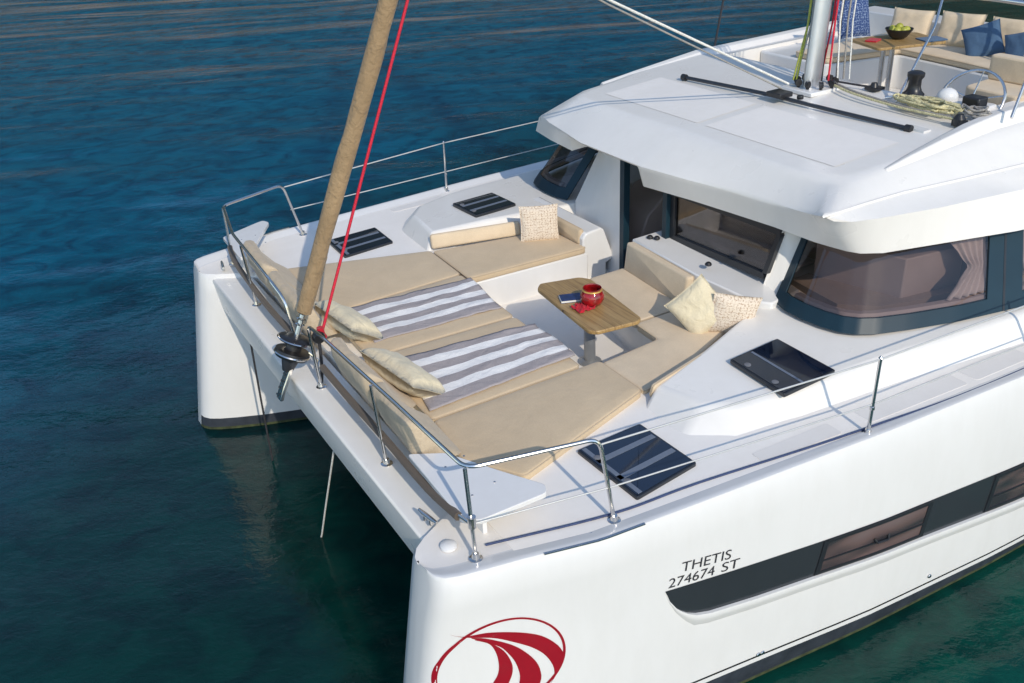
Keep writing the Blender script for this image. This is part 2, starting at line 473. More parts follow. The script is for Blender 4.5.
def pillow(name, c, ex, ey, w, h, t, mat, seed=0, n=22, pinch=.10, sag=0.0):
    """plump square pillow, centre c, face axes ex (width), ey (height)"""
    ex = Vector(ex).normalized(); ey = Vector(ey); ey = (ey-ex*ey.dot(ex)).normalized(); ez = ex.cross(ey)
    m = MB(); vs = []; uv = []
    for side in (1, -1):
        for i in range(n+1):
            for j in range(n+1):
                u, v = -1+2*i/n, -1+2*j/n
                px = u*(1-pinch*(1-abs(u))*0 - pinch*(v*v-1)*-.6*(abs(u)))
                py = v*(1-pinch*(u*u-1)*-.6*abs(v))
                pr = ((1-u**4)*(1-v**4))**.5
                wr = mnoise.noise((u*2.2+seed*7.1, v*2.2+seed*3.3, side*2.0))*.25*pr + mnoise.noise((u*5+seed, v*5, side*5.0))*.07*pr
                q = Vector(c)+ex*(px*w/2)+ey*(py*h/2)+ez*(side*(t/2)*(pr*.95+wr*.6+.02)) - Vector((0, 0, sag*abs(u)**2))
                vs.append(q); uv.append((u*.5+.5, v*.5+.5))
    N = (n+1)*(n+1); fs = []
    for sd in (0, 1):
        for i in range(n):
            for j in range(n):
                a = sd*N+i*(n+1)+j; f = [a, a+n+1, a+n+2, a+1]
                fs.append(f if sd == 0 else f[::-1])
    for i in range(n):
        for (a, b) in (((i)*(n+1), (i+1)*(n+1)), ((i+1)*(n+1)+n, i*(n+1)+n), (i+1, i), (n*(n+1)+i, n*(n+1)+i+1)):
            fs.append([a, b, N+b, N+a])
    m.add(vs, fs); m.uv = uv
    me = bpy.data.meshes.new(name)
    me.from_pydata([tuple(v-Vector(c)) for v in vs], [], fs); me.materials.append(mat)
    ul = me.uv_layers.new(name='UVMap')
    for lp in me.loops: ul.data[lp.index].uv = uv[lp.vertex_index]
    for p in me.polygons: p.use_smooth = True
    o = bpy.data.objects.new(name, me); COL.objects.link(o); o.location = c
    return o

# ------------------------------------------------------------------ setting: sea and shore
m = MB()
S = 2500.0
m.add([(-S, -S, 0), (S, -S, 0), (S, S, 0), (-S, S, 0)], [[0, 1, 2, 3]])
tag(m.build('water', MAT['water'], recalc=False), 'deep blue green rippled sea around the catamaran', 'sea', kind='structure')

m = MB(); rings = []
for j in range(15):
    rg = []
    for i in range(121):
        az = R(-75+150*i/120)+R(29.5)          # bearing from +Y towards +X
        d = 420+j*55
        prof = math.sin(min(1, j/11)*math.pi/2)
        h = 420+90*mnoise.noise((i*.06, 3.1, 0))+28*mnoise.noise((i*.21, 8.0, 0))+45*max(0, math.sin((i-45)/120*math.pi))  # unseen ridge, raised this high to keep sky reflection off the sea
        z = -2+max(0, h)*prof*(1+.25*mnoise.noise((i*.15, j*.3, 5)))
        rg.append((math.sin(az)*d, math.cos(az)*d, z))
    rings.append(rg)
m.loft(rings, closed=False)
tag(m.build('unseen_hills', MAT['hill'], ang=60), 'unseen wooded hillside with rocky shore, made steep to block sky reflection in the sea', 'unseen_hills', kind='structure')

# ------------------------------------------------------------------ catamaran: hulls
boat = empty('catamaran', (0, 0, 0))
tag(boat, 'large white sailing catamaran with a front sun lounge, seen from its port bow', 'catamaran')

XE = [-.06, -.045, 0, .09, .25, .5, 1.0, 1.76, 2.6, 3.5, 4.9, 6.5, 9, 12, 14]
YO = [2.90, 2.97, 3.02, 3.055, 3.09, 3.14, 3.26, 3.325, 3.39, 3.46, 3.53, 3.56, 3.55, 3.45, 3.3]
YI = [2.74, 2.67, 2.60, 2.53, 2.44, 2.32, 2.12, 1.95, 1.85, 1.80, 1.75, 1.7, 1.7, 1.75, 1.8]
def ye(x): return float(np.interp(x, XE, YO))
def yi(x): return float(np.interp(x, XE, YI))
def off(x, z):
    K = min(max(x/3.3, 0), 1)
    return float(np.interp(z, [-.4, 0, .4, .9, 1.5, 1.8, 1.9], [0, .08*K, .1*K, .095*K, .07*K+.005, .035, 0]))
def stem(x, z): return x-.34*(1-z/1.9)*max(0, 1-max(0, x+.06)/2.6)**1.3
def surf(x, z):
    x0 = x
    for _ in range(24): x0 += x-stem(x0, z)
    return ye(x0)+off(x0, z)
ZD = 1.862

def hull(sg):
    xs = sorted(set([-.06, -.045, -.02, 0, .045, .09, .16, .25, .37, .5, .75]+[1.0+.35*i for i in range(38)]))
    root = None
    m = MB(); rings = []
    rows = None
    for x in xs:
        b = .275-.034*min(x, 5.5)
        bi = .14
        zo = [1.9, 1.875, 1.8, 1.65, 1.5, 1.2, .9, .6, b+.065, b+.045, b, .035, -.06, -.4]
        zi = [-.4, -.06, .03, bi, .5, .9, 1.3, 1.65, 1.82, 1.862]
        rg = []
        yc = (ye(x)+yi(x))/2
        # deck side from inboard to outboard
        rg.append((x, yc*.5+yi(x)*.5, ZD)); rg.append((x, ye(x)-.16, ZD)); rg.append((x, ye(x)-.13, 1.868)); rg.append((x, ye(x)-.05, 1.896)); rg.append((x, ye(x)-.012, 1.902))
        for z in zo: rg.append((stem(x, z), ye(x)+off(x, z), z))
        rg.append((stem(x, -.7), yc, -.75))
        for z in zi:
            flare = -.02*(1.862-z) - (.05 if z > 1.84 else 0)*-1
            rg.append((stem(x, z), yi(x)+(.0 if z < 1.84 else .03) + .03*max(0, 1-z), z))
        dx = .055*max(0, 1-(x+.06)/1.2) if sg > 0 else 0
        rings.append([(p[0]+dx, p[1]*sg, p[2]) for p in rg])
    nr = len(rings[0])
    m.loft(rings, True, True)
    # materials by row: row 0 = deck, boot rows on the outside, boot on the inside
    k = 0
    per = nr
    o0 = 5
    for fi in range((len(xs)-1)*per):
        r_ = fi % per
        mi = 0
        if r_ == 0 or r_ == nr-1: mi = 1
        elif r_ == o0+8: mi = 2
        elif r_ in (o0+10,): mi = 3
        elif r_ == o0+11: mi = 4
        elif r_ in (o0+12, o0+13, o0+14, o0+15): mi = 5
        elif r_ == o0+16: mi = 4
        elif r_ == o0+17: mi = 3
        m.m[fi] = mi
    h = m.build('hull', [MAT['gel'], MAT['nonskid'], MAT['black_line'], MAT['boot'], MAT['weed'], MAT['anti']], boat, ang=38)
    return h
port = hull(-1)
port['label'] = 'near port hull with red swoosh emblem and dark window band'
stbd = hull(1)
stbd['label'] = 'far starboard hull showing its white inner side'

def hs(x, z, d=.004):
    """point on the port hull's outer side, stood off by d"""
    return (x, -(surf(x, z)+d), z)

# dark window band on the topside, with ledge moulding and portlights
TOP = [(1.47, 1.282), (1.6, 1.270), (2.09, 1.226), (2.78, 1.178), (3.8, 1.130), (5.04, 1.066), (6.5, .99), (8.0, .92)]
BOT = [(1.47, 1.275), (1.505, 1.176), (1.56, 1.09), (1.63, 1.02), (1.724, .972), (1.844, .940), (2.29, .892), (2.78, .860), (3.88, .780), (5.16, .66), (6.5, .55), (8.0, .45)]
def zt(x): return float(np.interp(x, [p[0] for p in TOP], [p[1] for p in TOP]))
def zb(x): return float(np.interp(x, [p[0] for p in BOT], [p[1] for p in BOT]))
def hull_panel(name, x0, x1, fa, fb, d, mat, parent, nx=24, nz=4, slant=0.0):
    m = MB(); rings = []
    for i in range(nx+1):
        x = x0+(x1-x0)*i/nx; rg = []
        for j in range(nz+1):
            z = fb(x)+(fa(x)-fb(x))*j/nz
            rg.append(hs(x+slant*(j/nz-.5), z, d))
        rings.append(rg)
    m.loft(rings, closed=False)
    return m.build(name, mat, parent)
band_x = [1.47, 1.48, 1.505, 1.53, 1.56, 1.6, 1.65, 1.72, 1.84]+[2.0+.25*i for i in range(25)]
m = MB()
m.loft([[hs(x, zb(x)+(zt(x)-zb(x))*j/4, .004) for j in range(5)] for x in band_x], closed=False)
band = m.build('window_band', MAT['charcoal'], port)
m = MB(); rings = []
for x in [1.475, 1.49, 1.505, 1.53, 1.56, 1.6, 1.65, 1.72, 1.84]+[2.0+.25*i for i in range(25)]:
    w = min(1, (x-1.47)/.25); z = zb(x)
    rings.append([hs(x, z+.004, -.01), hs(x, z+.002, .026*w+.003), hs(x, z-.016*w-.004, .029*w+.003), hs(x, z-.05*w-.006, .024*w+.002), hs(x, z-.13*w-.008, -.01)])
m.loft(rings)
m.build('ledge_moulding', MAT['gel'], port, ang=50)
def portlight(x0, x1):
    f = lambda a: (lambda x: zb(x)+(zt(x)-zb(x))*a)
    m = MB()
    for (a, b, c, d_) in ((x0, x1, .05, .13), (x0, x1, .90, .97), (x0-.01, x0+.035, .05, .97), (x1-.035, x1+.01, .05, .97), (x0, x1, .40, .44)):
        m.loft([[hs(xx+(-.035+.07*t), zb(xx)+(zt(xx)-zb(xx))*t, dd) for t, dd in ((c, .004), (c, .014), (d_, .014), (d_, .004))] for xx in [a+(b-a)*i/10 for i in range(11)]], closed=True)
    fr = m.build('portlight', MAT['hatch_frame'], port)
    return fr
def portlight_pane(x0, x1):
    m = MB()
    m.loft([[hs(xx+(-.035+.07*t), zb(xx)+(zt(xx)-zb(xx))*t, .007) for t in (.10, .5, .92)] for xx in [x0+(x1-x0)*i/10 for i in range(11)]], closed=False)
    t = MAT.get('port_glass')
    if t is None:
        n = NT('portlight_glass'); v = n.coord()
        n.link(n.ramp(n.noise(n.coord('Object', (.8, 1, 3)), 1.8, 1, .5, .3), [(.38, (.035, .032, .035)), (.55, (.13, .085, .078)), (.75, (.17, .125, .12))]), n.b.inputs['Base Color'])
        n.b.inputs['Roughness'].default_value = .05; n.b.inputs['Coat Weight'].default_value = .6
        t = MAT['port_glass'] = n.m
    m.build('portlight_pane', t, port)
for a, b in ((2.82, 3.91), (4.66, 5.75), (6.5, 7.5)):
    portlight(a, b); portlight_pane(a, b)
# latch seen through the first portlight
m = MB(); m.tube([hs(3.34, 1.0, .010), hs(3.36, .965, .028), hs(3.47, .955, .028), hs(3.49, .985, .010)], .009); m.build('portlight_handle', MAT['black'], port)

for x_ in (2.33, 2.37, 4.1):
    m = MB(); m.lathe([(.014, 0), (.020, .004), (.016, .010), (.006, .008)], hs(x_, .27, .001), 12, axis=Vector((0, -1, 0))); m.build('skin_fitting', MAT['steel'], port)
# emblem
def decal(polys, name, mat, parent, d=.0035):
    m = MB()
    for P in polys:
        m.add([hs(x, z, d) for x, z in P[0]+P[1]], [[i, i+1, len(P[0])+i+1, len(P[0])+i] for i in range(len(P[0])-1)])
    return m.build(name, mat, parent, recalc=False)
def resamp(P, n):
    Q = bez([(p[0], p[1], 0) for p in P], 8); L = [0]
    for a, b in zip(Q, Q[1:]): L.append(L[-1]+(b-a).length)
    return [(float(np.interp(L[-1]*i/n, L, [q.x for q in Q])), float(np.interp(L[-1]*i/n, L, [q.y for q in Q]))) for i in range(n+1)]
ring_pt = lambda f, k: (.279+.9962*.441*k*math.cos(f)-.0866*.393*k*math.sin(f), 1.086+.0866*.441*k*math.cos(f)+.9962*.393*k*math.sin(f))
rp = [ring_pt(2*math.pi*i/96, 1.0) for i in range(97)]
ri = [ring_pt(2*math.pi*i/96, .945+.018*math.sin(2*math.pi*i/96+1.0)) for i in range(97)]
S1o = [(-0.017, 1.467), (0.069, 1.425), (0.219, 1.404), (0.408, 1.338), (0.559, 1.258), (0.659, 1.15), (0.702, 1.056), (0.699, 0.987), (0.64, 0.865), (0.585, 0.79)]
S1i = [(-0.017, 1.4660000000000002), (0.079, 1.413), (0.253, 1.346), (0.403, 1.247), (0.502, 1.17), (0.577, 1.083), (0.625, 0.978), (0.635, 0.903), (0.625, 0.85), (0.58, 0.78)]
S2o = [(0.11, 1.4), (0.203, 1.36), (0.351, 1.258), (0.449, 1.154), (0.521, 1.033), (0.545, 0.918), (0.532, 0.841), (0.48, 0.73), (0.41, 0.65)]
S2i = [(0.11, 1.395), (0.273, 1.271), (0.333, 1.188), (0.38, 1.084), (0.402, 0.97), (0.394, 0.891), (0.375, 0.79), (0.345, 0.68)]
S3o = [(0.13, 1.378), (0.225, 1.315), (0.309, 1.215), (0.354, 1.094), (0.355, 1.006), (0.323, 0.92), (0.265, 0.81), (0.18, 0.72)]
S3i = [(0.13, 1.373), (0.218, 1.309), (0.257, 1.218), (0.269, 1.11), (0.257, 1.028), (0.219, 0.962), (0.165, 0.88), (0.1, 0.8)]
decal([(rp, ri)]+[(resamp(a, 30), resamp(b, 30)) for a, b in ((S1o, S1i), (S2o, S2i), (S3o, S3i))], 'swoosh_emblem', MAT['emblem_red'], port)

def hull_text(txt, x0, z0, x1, z1, height, name):
    cu = bpy.data.curves.new(name, 'FONT'); cu.body = txt; cu.size = 1.0; cu.resolution_u = 4
    to = bpy.data.objects.new(name, cu); COL.objects.link(to)
    bpy.context.view_layer.update()
    me = bpy.data.meshes.new_from_object(to.evaluated_get(bpy.context.evaluated_depsgraph_get()))
    COL.objects.unlink(to); bpy.data.objects.remove(to)
    bm = bmesh.new(); bm.from_mesh(me)
    bmesh.ops.triangulate(bm, faces=bm.faces)
    xs_ = [v.co.x for v in bm.verts]; a, b = min(xs_), max(xs_)
    for v in bm.verts:
        t = (v.co.x-a)/(b-a)
        x = x0+(x1-x0)*t; z = z0+(z1-z0)*t+v.co.y/.70*height
        x += v.co.y/.70*height*.12
        v.co = hs(x, z, .004)
    bm.to_mesh(me); bm.free(); me.materials.append(MAT['letter'])
    o = bpy.data.objects.new(name, me); COL.objects.link(o); o.parent = port
hull_text('THETIS', 1.59, 1.402, 2.0, 1.352, .082, 'ship_name')
hull_text('274674', 1.49, 1.300, 1.865, 1.264, .080, 'registration_number')
hull_text('ST', 1.925, 1.259, 2.075, 1.246, .080, 'port_letters')

# ------------------------------------------------------------------ crossbeam, deck, cockpit well
m = MB()
prof = [(.46, 1.82), (.12, 1.822), (.085, 1.81), (.08, 1.79), (.12, 1.46), (.16, 1.42), (.46, 1.42)]
m.prism_y(prof, -2.62, 2.62)
m.build('crossbeam', MAT['roof'], boat, bevel=.012)

m = MB()
m.prism([(.50, -2.35), (2.14, -2.0), (2.14, 2.0), (.50, 2.35)], 1.1, 1.85)             # under the sunbed
m.prism([(.5, -3.0), (.95, -3.15), (2.3, -3.28), (3.5, -3.38), (9, -3.45), (9, -2.4), (3.9, -2.2), (2.25, -1.9), (.95, -2.3), (.5, -2.25)], 1.7, 1.8675)
m.prism([(.55, 2.98), (.95, 3.13), (2.3, 3.26), (3.5, 3.36), (9, 3.43), (9, 2.4), (3.9, 2.2), (2.25, 1.55), (.95, 1.95), (.55, 2.1)], 1.7, 1.8675)
m.build('deck', MAT['nonskid'], boat)

m = MB()
m.box(2.13, 5.2, -2.2, 1.0, 1.30, 1.50)
m.box(2.12, 2.16, -1.44, .80, 1.49, 1.853)                                            # forward riser of the well
m.build('cockpit_sole', MAT['nonskid'], boat)
m = MB()
m.prism([(2.15, -1.43), (2.97, -1.37), (3.7, -1.36), (3.7, -2.0), (2.15, -2.2)], 1.48, 1.825)
m.prism([(2.99, -1.40), (3.70, -1.40), (3.74, .05), (3.22, .05)], 1.48, 1.828)
m.build('cockpit_bench', MAT['gel'], boat, bevel=.012)

# starboard bench with its raised aft arm, and trunk behind it
m = MB()
m.prism([(2.16, .77), (3.66, .70), (3.66, 1.7), (2.16, 1.8)], 1.48, 1.83)
m.prism_y([(3.62, 1.48), (3.62, 1.99), (3.66, 2.04), (3.86, 2.06), (3.90, 2.03), (4.02, 1.72), (4.02, 1.66), (3.93, 1.63), (3.93, 1.48)], .74, 2.0)
m.build('starboard_bench', MAT['gel'], boat, bevel=.018)

# raised trunk either side of the cockpit carrying the aft hatches
m = MB()
pb = [(2.16, -2.14), (3.0, -1.92), (3.72, -1.66), (3.95, -1.2), (4.6, -1.2), (7.5, -2.3), (9.5, -2.6), (9.5, -3.30), (5.5, -3.23), (4.17, -3.06), (3.1, -2.97), (2.45, -2.90), (2.10, -2.66)]
pt = [(2.34, -2.10), (3.0, -1.91), (3.72, -1.65), (3.95, -1.2), (4.6, -1.2), (7.5, -2.3), (9.5, -2.6), (9.5, -3.10), (5.5, -3.02), (4.17, -2.88), (3.1, -2.79), (2.66, -2.70), (2.46, -2.52)]
m.prism(pb, 1.80, [2.0, 2.03, 2.045, 2.12, 2.1, 2.12, 2.12, 2.05, 2.045, 2.04, 2.03, 2.015, 2.005], top=pt)
m.build('trunk', MAT['roof'], boat, bevel=.045, seg=4)
m = MB()
pb = [(2.20, 1.70), (3.0, 1.58), (3.6, 1.45), (4.3, 1.45), (7.5, 2.3), (9.5, 2.6), (9.5, 3.18), (5.5, 3.10), (4.17, 2.95), (3.1, 2.88), (2.4, 2.78), (2.22, 2.5)]
pt = [(2.34, 1.80), (3.0, 1.74), (3.6, 1.64), (4.3, 1.45), (7.5, 2.3), (9.5, 2.6), (9.5, 3.08), (5.5, 3.00), (4.17, 2.86), (3.1, 2.80), (2.62, 2.68), (2.42, 2.44)]
m.prism(pb, 1.80, [2.045, 2.05, 2.05, 2.08, 2.1, 2.1, 2.05, 2.05, 2.05, 2.05, 2.03, 2.03], top=pt)
m.build('trunk', MAT['roof'], boat, bevel=.03, seg=3)
# ledge behind the aft bench, rising to the windscreen
m = MB()
m.prism([(3.66, -1.10), (3.71, 0.0), (4.3, 0.0), (4.3, -1.70), (3.95, -1.72), (3.84, -1.60)], 1.5, [2.21, 2.21, 2.22, 2.13, 2.10, 2.10])
m.build('windscreen_ledge', MAT['gel'], boat, bevel=.015)
for q in ((3.86, -.10), (3.90, -.16), (3.88, -.95)):
    m = MB(); m.lathe([(.03, 0), (.034, .012), (.02, .03)], (q[0], q[1], 2.212), 12); m.build('ledge_fitting', MAT['black'], boat)
# white corner seats at the bow rail
for pts in ([(.27, -1.96), (.25, -2.80), (.34, -2.88), (.84, -2.88), (.88, -2.80), (.70, -2.48), (.50, -2.10)],
            [(.36, 2.96), (.35, 2.27), (.45, 2.24), (.60, 2.53), (.93, 3.09), (.89, 3.19), (.80, 3.16)]):
    m = MB(); m.prism(roundpoly(pts, .03, 2), 2.06, 2.10)
    c = m.build('bow_seat', MAT['gel'], boat, bevel=.006)
    for q in ((.2, .35), (.2, .8), (.55, .75), (.5, .3)):
        px = pts[0][0]+.55*q[0]; py = pts[0][1]+(-.84 if pts[0][1] < 0 else -.6)*q[1]
        m2 = MB(); m2.lathe([(.008, 2.10), (.008, 2.104), (.003, 2.105)], (px+.04, py, 0), 8)
        m2.build('screw', MAT['steel'], c)
    m3 = MB()
    sg = -1 if pts[0][1] < 0 else 1
    m3.box(.42, .45, min(sg*2.3, sg*2.75), max(sg*2.3, sg*2.75), 1.86, 2.06)
    m3.build('bow_seat_bracket', MAT['gel'], c)

for sg in (-1, 1):
    for x0, x1 in ((2.45, 3.18), (3.46, 4.5), (4.6, 5.28)):
        pts = [(x0, 3.00+.030*(x0-2.4)+.07), (x1, 3.00+.030*(x1-2.4)+.07), (x1, ye(x1)-.18), (x0, ye(x0)-.18)]
        m = MB(); m.prism(roundpoly([(a_, b_*sg) for a_, b_ in pts], .03, 3), 1.862, 1.8705); m.build('nonskid_panel', MAT['pad'], boat)
# ------------------------------------------------------------------ hatches
def hatch(pts, z, strips, label=None):
    """pts: fore-inboard, aft-inboard, aft-outboard, fore-outboard"""
    P = [Vector((p[0], p[1], z)) for p in pts]
    c = sum(P, Vector())/4
    rp_ = roundpoly([(p.x, p.y) for p in P], .018, 3)
    m = MB(); m.prism(rp_, z-.01, z+.022)
    f = m.build('deck_hatch', MAT['hatch_frame'], boat, bevel=.006)
    if label: f['label'] = label
    m = MB(); m.prism(inset(rp_, .016), z+.018, z+.0265); m.build('hatch_pane', MAT['hatch_glass'], f)
    lerp = lambda u, v: (P[0]*(1-u)+P[1]*u)*(1-v)+(P[3]*(1-u)+P[2]*u)*v
    for u0, u1, v0, v1 in strips:
        m = MB(); q = [lerp(a, b) for a, b in ((u0, v0), (u1, v0), (u1, v1), (u0, v1))]
        m.prism([(p.x, p.y) for p in q], z+.025, z+.0295); m.build('hatch_strip', MAT['hatch_strip'], f)
    for u, v in ((.10, .25), (.10, .75)):
        m = MB(); q = lerp(u, v); m.lathe([(.028, z+.026), (.028, z+.033), (.018, z+.036)], (q.x, q.y, 0), 12); m.build('hatch_catch', MAT['hatch_grey'], f)
    return f
SA = [(.05, .95, .27, .345), (.05, .95, .62, .695), (.05, .11, .03, .97)]
hatch([(1.43, -2.35), (2.02, -2.33), (2.04, -2.96), (1.45, -3.04)], 1.870, SA, 'near bow hatch in the port foredeck')
hatch([(1.42, 2.10), (2.03, 2.17), (2.04, 2.70), (1.43, 2.66)], 1.870, SA, 'far bow hatch in the starboard foredeck')
hatch([(3.01, -2.21), (3.57, -2.17), (3.56, -2.81), (2.98, -2.84)], 2.043, [(.38, .42, .05, .95)], 'near aft hatch below the side window')
hatch([(2.94, 1.87), (3.50, 1.92), (3.47, 2.43), (2.91, 2.39)], 2.053, SA[:2], 'far aft hatch behind the starboard bench')

# ------------------------------------------------------------------ cabin: front wall, windows, interior
def fx(z): return 4.02+.75*(z-2.12) if z > 2.12 else 4.02
def wall_quad(m, y0, y1, z0, z1, d0=-.02, d1=.03, mi=0, y0t=None, y1t=None):
    y0t = y0 if y0t is None else y0t; y1t = y1 if y1t is None else y1t
    vs = [(fx(z0)+d0, y0, z0), (fx(z0)+d0, y1, z0), (fx(z1)+d0, y1t, z1), (fx(z1)+d0, y0t, z1),
          (fx(z0)+d1, y0, z0), (fx(z0)+d1, y1, z0), (fx(z1)+d1, y1t, z1), (fx(z1)+d1, y0t, z1)]
    m.add(vs, [[0, 1, 2, 3], [7, 6, 5, 4], [0, 4, 5, 1], [1, 5, 6, 2], [2, 6, 7, 3], [3, 7, 4, 0]], mi)
def slab4(m, q, d=.06):
    """panel through four corners (base near, base far, top far, top near), d thick towards the saloon"""
    vs = [Vector(p) for p in q]; vs = vs+[v+Vector((d, 0, 0)) for v in vs]
    m.add(vs, [[0, 1, 2, 3], [7, 6, 5, 4], [0, 4, 5, 1], [1, 5, 6, 2], [2, 6, 7, 3], [3, 7, 4, 0]])
XW = 4.0
fw_x = lambda y: 4.03-.055*y
m = MB(); slab4(m, [(4.06, -1.67, 2.08), (fw_x(-1.42), -1.42, 2.08), (fw_x(-1.60), -1.60, 2.715), (4.46, -1.56, 2.80)])
m.build('windscreen_pillar', MAT['gel'], boat, bevel=.01)
m = MB(); rings = []; n_ = 10
for k in range(n_+1):
    f = (k/n_)**1.4; y = .575+.90*k/n_
    P0, P1, P2 = (XW, y, 1.50), (XW+.03*f, y, 2.12), (XW+.03*f+.49*f, y+.03*f, 2.86)
    rings.append([P0, P1, P2, (P2[0]+.06, P2[1], P2[2]), (P1[0]+.06, P1[1], P1[2]), (P0[0]+.06, P0[1], P0[2])])
m.loft(rings)
m.build('cabin_front', MAT['gel'], boat, ang=60)
# front window, in the upright middle of the cabin front
we = lambda z: -1.43-.18*(z-2.10)/.60
def fbar(m, ya, yb, z0, z1, d=-.012, t=.05, slant=False):
    q = [(ya, z0), (yb, z0), (yb, z1), (ya, z1)]
    if slant: q = [(we(z0)+ya, z0), (we(z0)+yb, z0), (we(z1)+yb, z1), (we(z1)+ya, z1)]
    slab4(m, [(fw_x(y)+d, y, z) for y, z in q], t)
m = MB()
fbar(m, -1.44, -.20, 2.19, 2.25); fbar(m, -1.59, -.20, 2.66, 2.715)
fbar(m, 0, .05, 2.25, 2.66, slant=True); fbar(m, -.26, -.20, 2.25, 2.66)
fw = m.build('front_window', MAT['hatch_frame'], boat, bevel=.004)
m = MB(); slab4(m, [(fw_x(y)+.012, y, z) for y, z in ((we(2.25)+.05, 2.25), (-.26, 2.25), (-.26, 2.66), (we(2.66)+.05, 2.66))], .006)
m.build('window_pane', MAT['glass_dark'], fw)
m = MB()
fbar(m, -1.36, -.32, 2.27, 2.31, .06, .03); fbar(m, -.36, -.32, 2.31, 2.62, .06, .03); fbar(m, -1.46, -.36, 2.60, 2.63, .06, .03)
m.build('inner_frame', MAT['cabin_in'], fw)
# door frame either side of the open doorway
m = MB(); m.box(XW-.02, XW+.06, .50, .573, 1.50, 2.86)
m.build('door_frame', MAT['windowblue'], boat, bevel=.004)
m = MB(); m.box(XW-.02, XW+.06, -.197, -.13, 1.50, 2.86)
m.build('door_frame', MAT['windowblue'], boat, bevel=.004)

# wraparound side windows
BASE = [(4.05, -1.66), (3.99, -1.86), (3.985, -2.04), (4.01, -2.24), (4.06, -2.40), (4.14, -2.50), (4.26, -2.58), (4.55, -2.69), (5.01, -2.83), (5.36, -2.90), (5.66, -2.96), (6.5, -3.05), (7.6, -3.12)]
TOPR = [(4.56, -1.55), (4.46, -1.72), (4.42, -1.88), (4.43, -2.02), (4.48, -2.12), (4.56, -2.20), (4.68, -2.26), (4.92, -2.36), (5.35, -2.49), (5.68, -2.55), (5.95, -2.61), (6.75, -2.74), (7.8, -2.84)]
def ringpt(i, t, d=0.0, sg=1):
    i0 = int(i); f = i-i0; i1 = min(i0+1, len(BASE)-1)
    b = Vector(BASE[i0]).lerp(Vector(BASE[i1]), f); tt = Vector(TOPR[i0]).lerp(Vector(TOPR[i1]), f)
    q = b.lerp(tt, t); z = 2.09+.74*t
    tg = (Vector(BASE[min(i0+1, len(BASE)-1)])-Vector(BASE[max(i0-1, 0)])).normalized()
    nn = Vector((tg.y, -tg.x))       # outward
    if nn.dot(Vector((-1, -.75))) < 0: nn = -nn
    q = q+nn*d
    return (q.x, q.y*sg, z)
def sidewin(sg):
    I = lambda a, b, n: [a+(b-a)*k/n for k in range(n+1)]
    m = MB()
    def band_(i0, i1, t0, t1, n=24, d0=-.01, d1=.012):
        m.loft([[ringpt(i, t0, d0, sg), ringpt(i, t0, d1, sg), ringpt(i, t1, d1, sg), ringpt(i, t1, d0, sg)] for i in I(i0, i1, n)], closed=True)
    band_(0, 12, -.02, .13, 60)
    band_(0, 12, .86, 1.03, 60)
    band_(0, .55, .13, .86, 6)
    band_(8.75, 9.95, .13, .86, 8)
    fr = m.build('side_window', MAT['windowblue'], boat)
    m = MB()
    m.loft([[ringpt(9.25, t, .0125, sg), ringpt(9.25, t, .0145, sg), ringpt(9.33, t, .0145, sg), ringpt(9.33, t, .0125, sg)] for t in I(-.02, 1.0, 3)])
    m.build('window_joint', MAT['black'], fr)
    for a, b in ((.55, 8.75), (9.95, 12)):
        m = MB(); m.loft([[ringpt(i, t, 0, sg) for t in I(.13, .86, 4)] for i in I(a, b, 40)], closed=False)
        m.build('window_pane', MAT['glass'] if sg > 0 and False else (MAT['glass'] if sg == 1 else MAT['glass_dark']), fr)
    m = MB()
    m.loft([[ringpt(i, .09, -.03, sg), ringpt(i, .155, -.03, sg), ringpt(i, .155, -.085, sg), ringpt(i, .09, -.085, sg)] for i in I(1.0, 12, 50)])
    m.build('window_sill', MAT['cabin_pink'], fr)
    return fr
sidewin(1)       # built from the port outline
sidewin(-1)      # mirrored to starboard

# interior shell
m = MB(); m.prism([(4.16, -1.36), (4.16, -.10), (4.85, -.10), (4.85, -1.36)], 2.12, 2.16); m.build('windscreen_shelf', MAT['cabin_pink'], boat, bevel=.006)
m = MB()
m.box(4.25, 9.4, -2.3, 2.3, 1.28, 1.36)
m.box(9.3, 9.4, -2.8, 2.8, 1.3, 2.0)
m.build('saloon_floor', MAT['cabin_wood'], boat)

m = MB(); m.box(5.62, 5.68, -2.1, -1.2, 1.36, 2.83); m.box(5.66, 8.6, -1.42, -1.36, 1.36, 2.83)  # dark panels added as a stand-in for the unlit saloon behind the cabinet
m.build('saloon_dark_backing', MAT['cabin_shade'], boat)
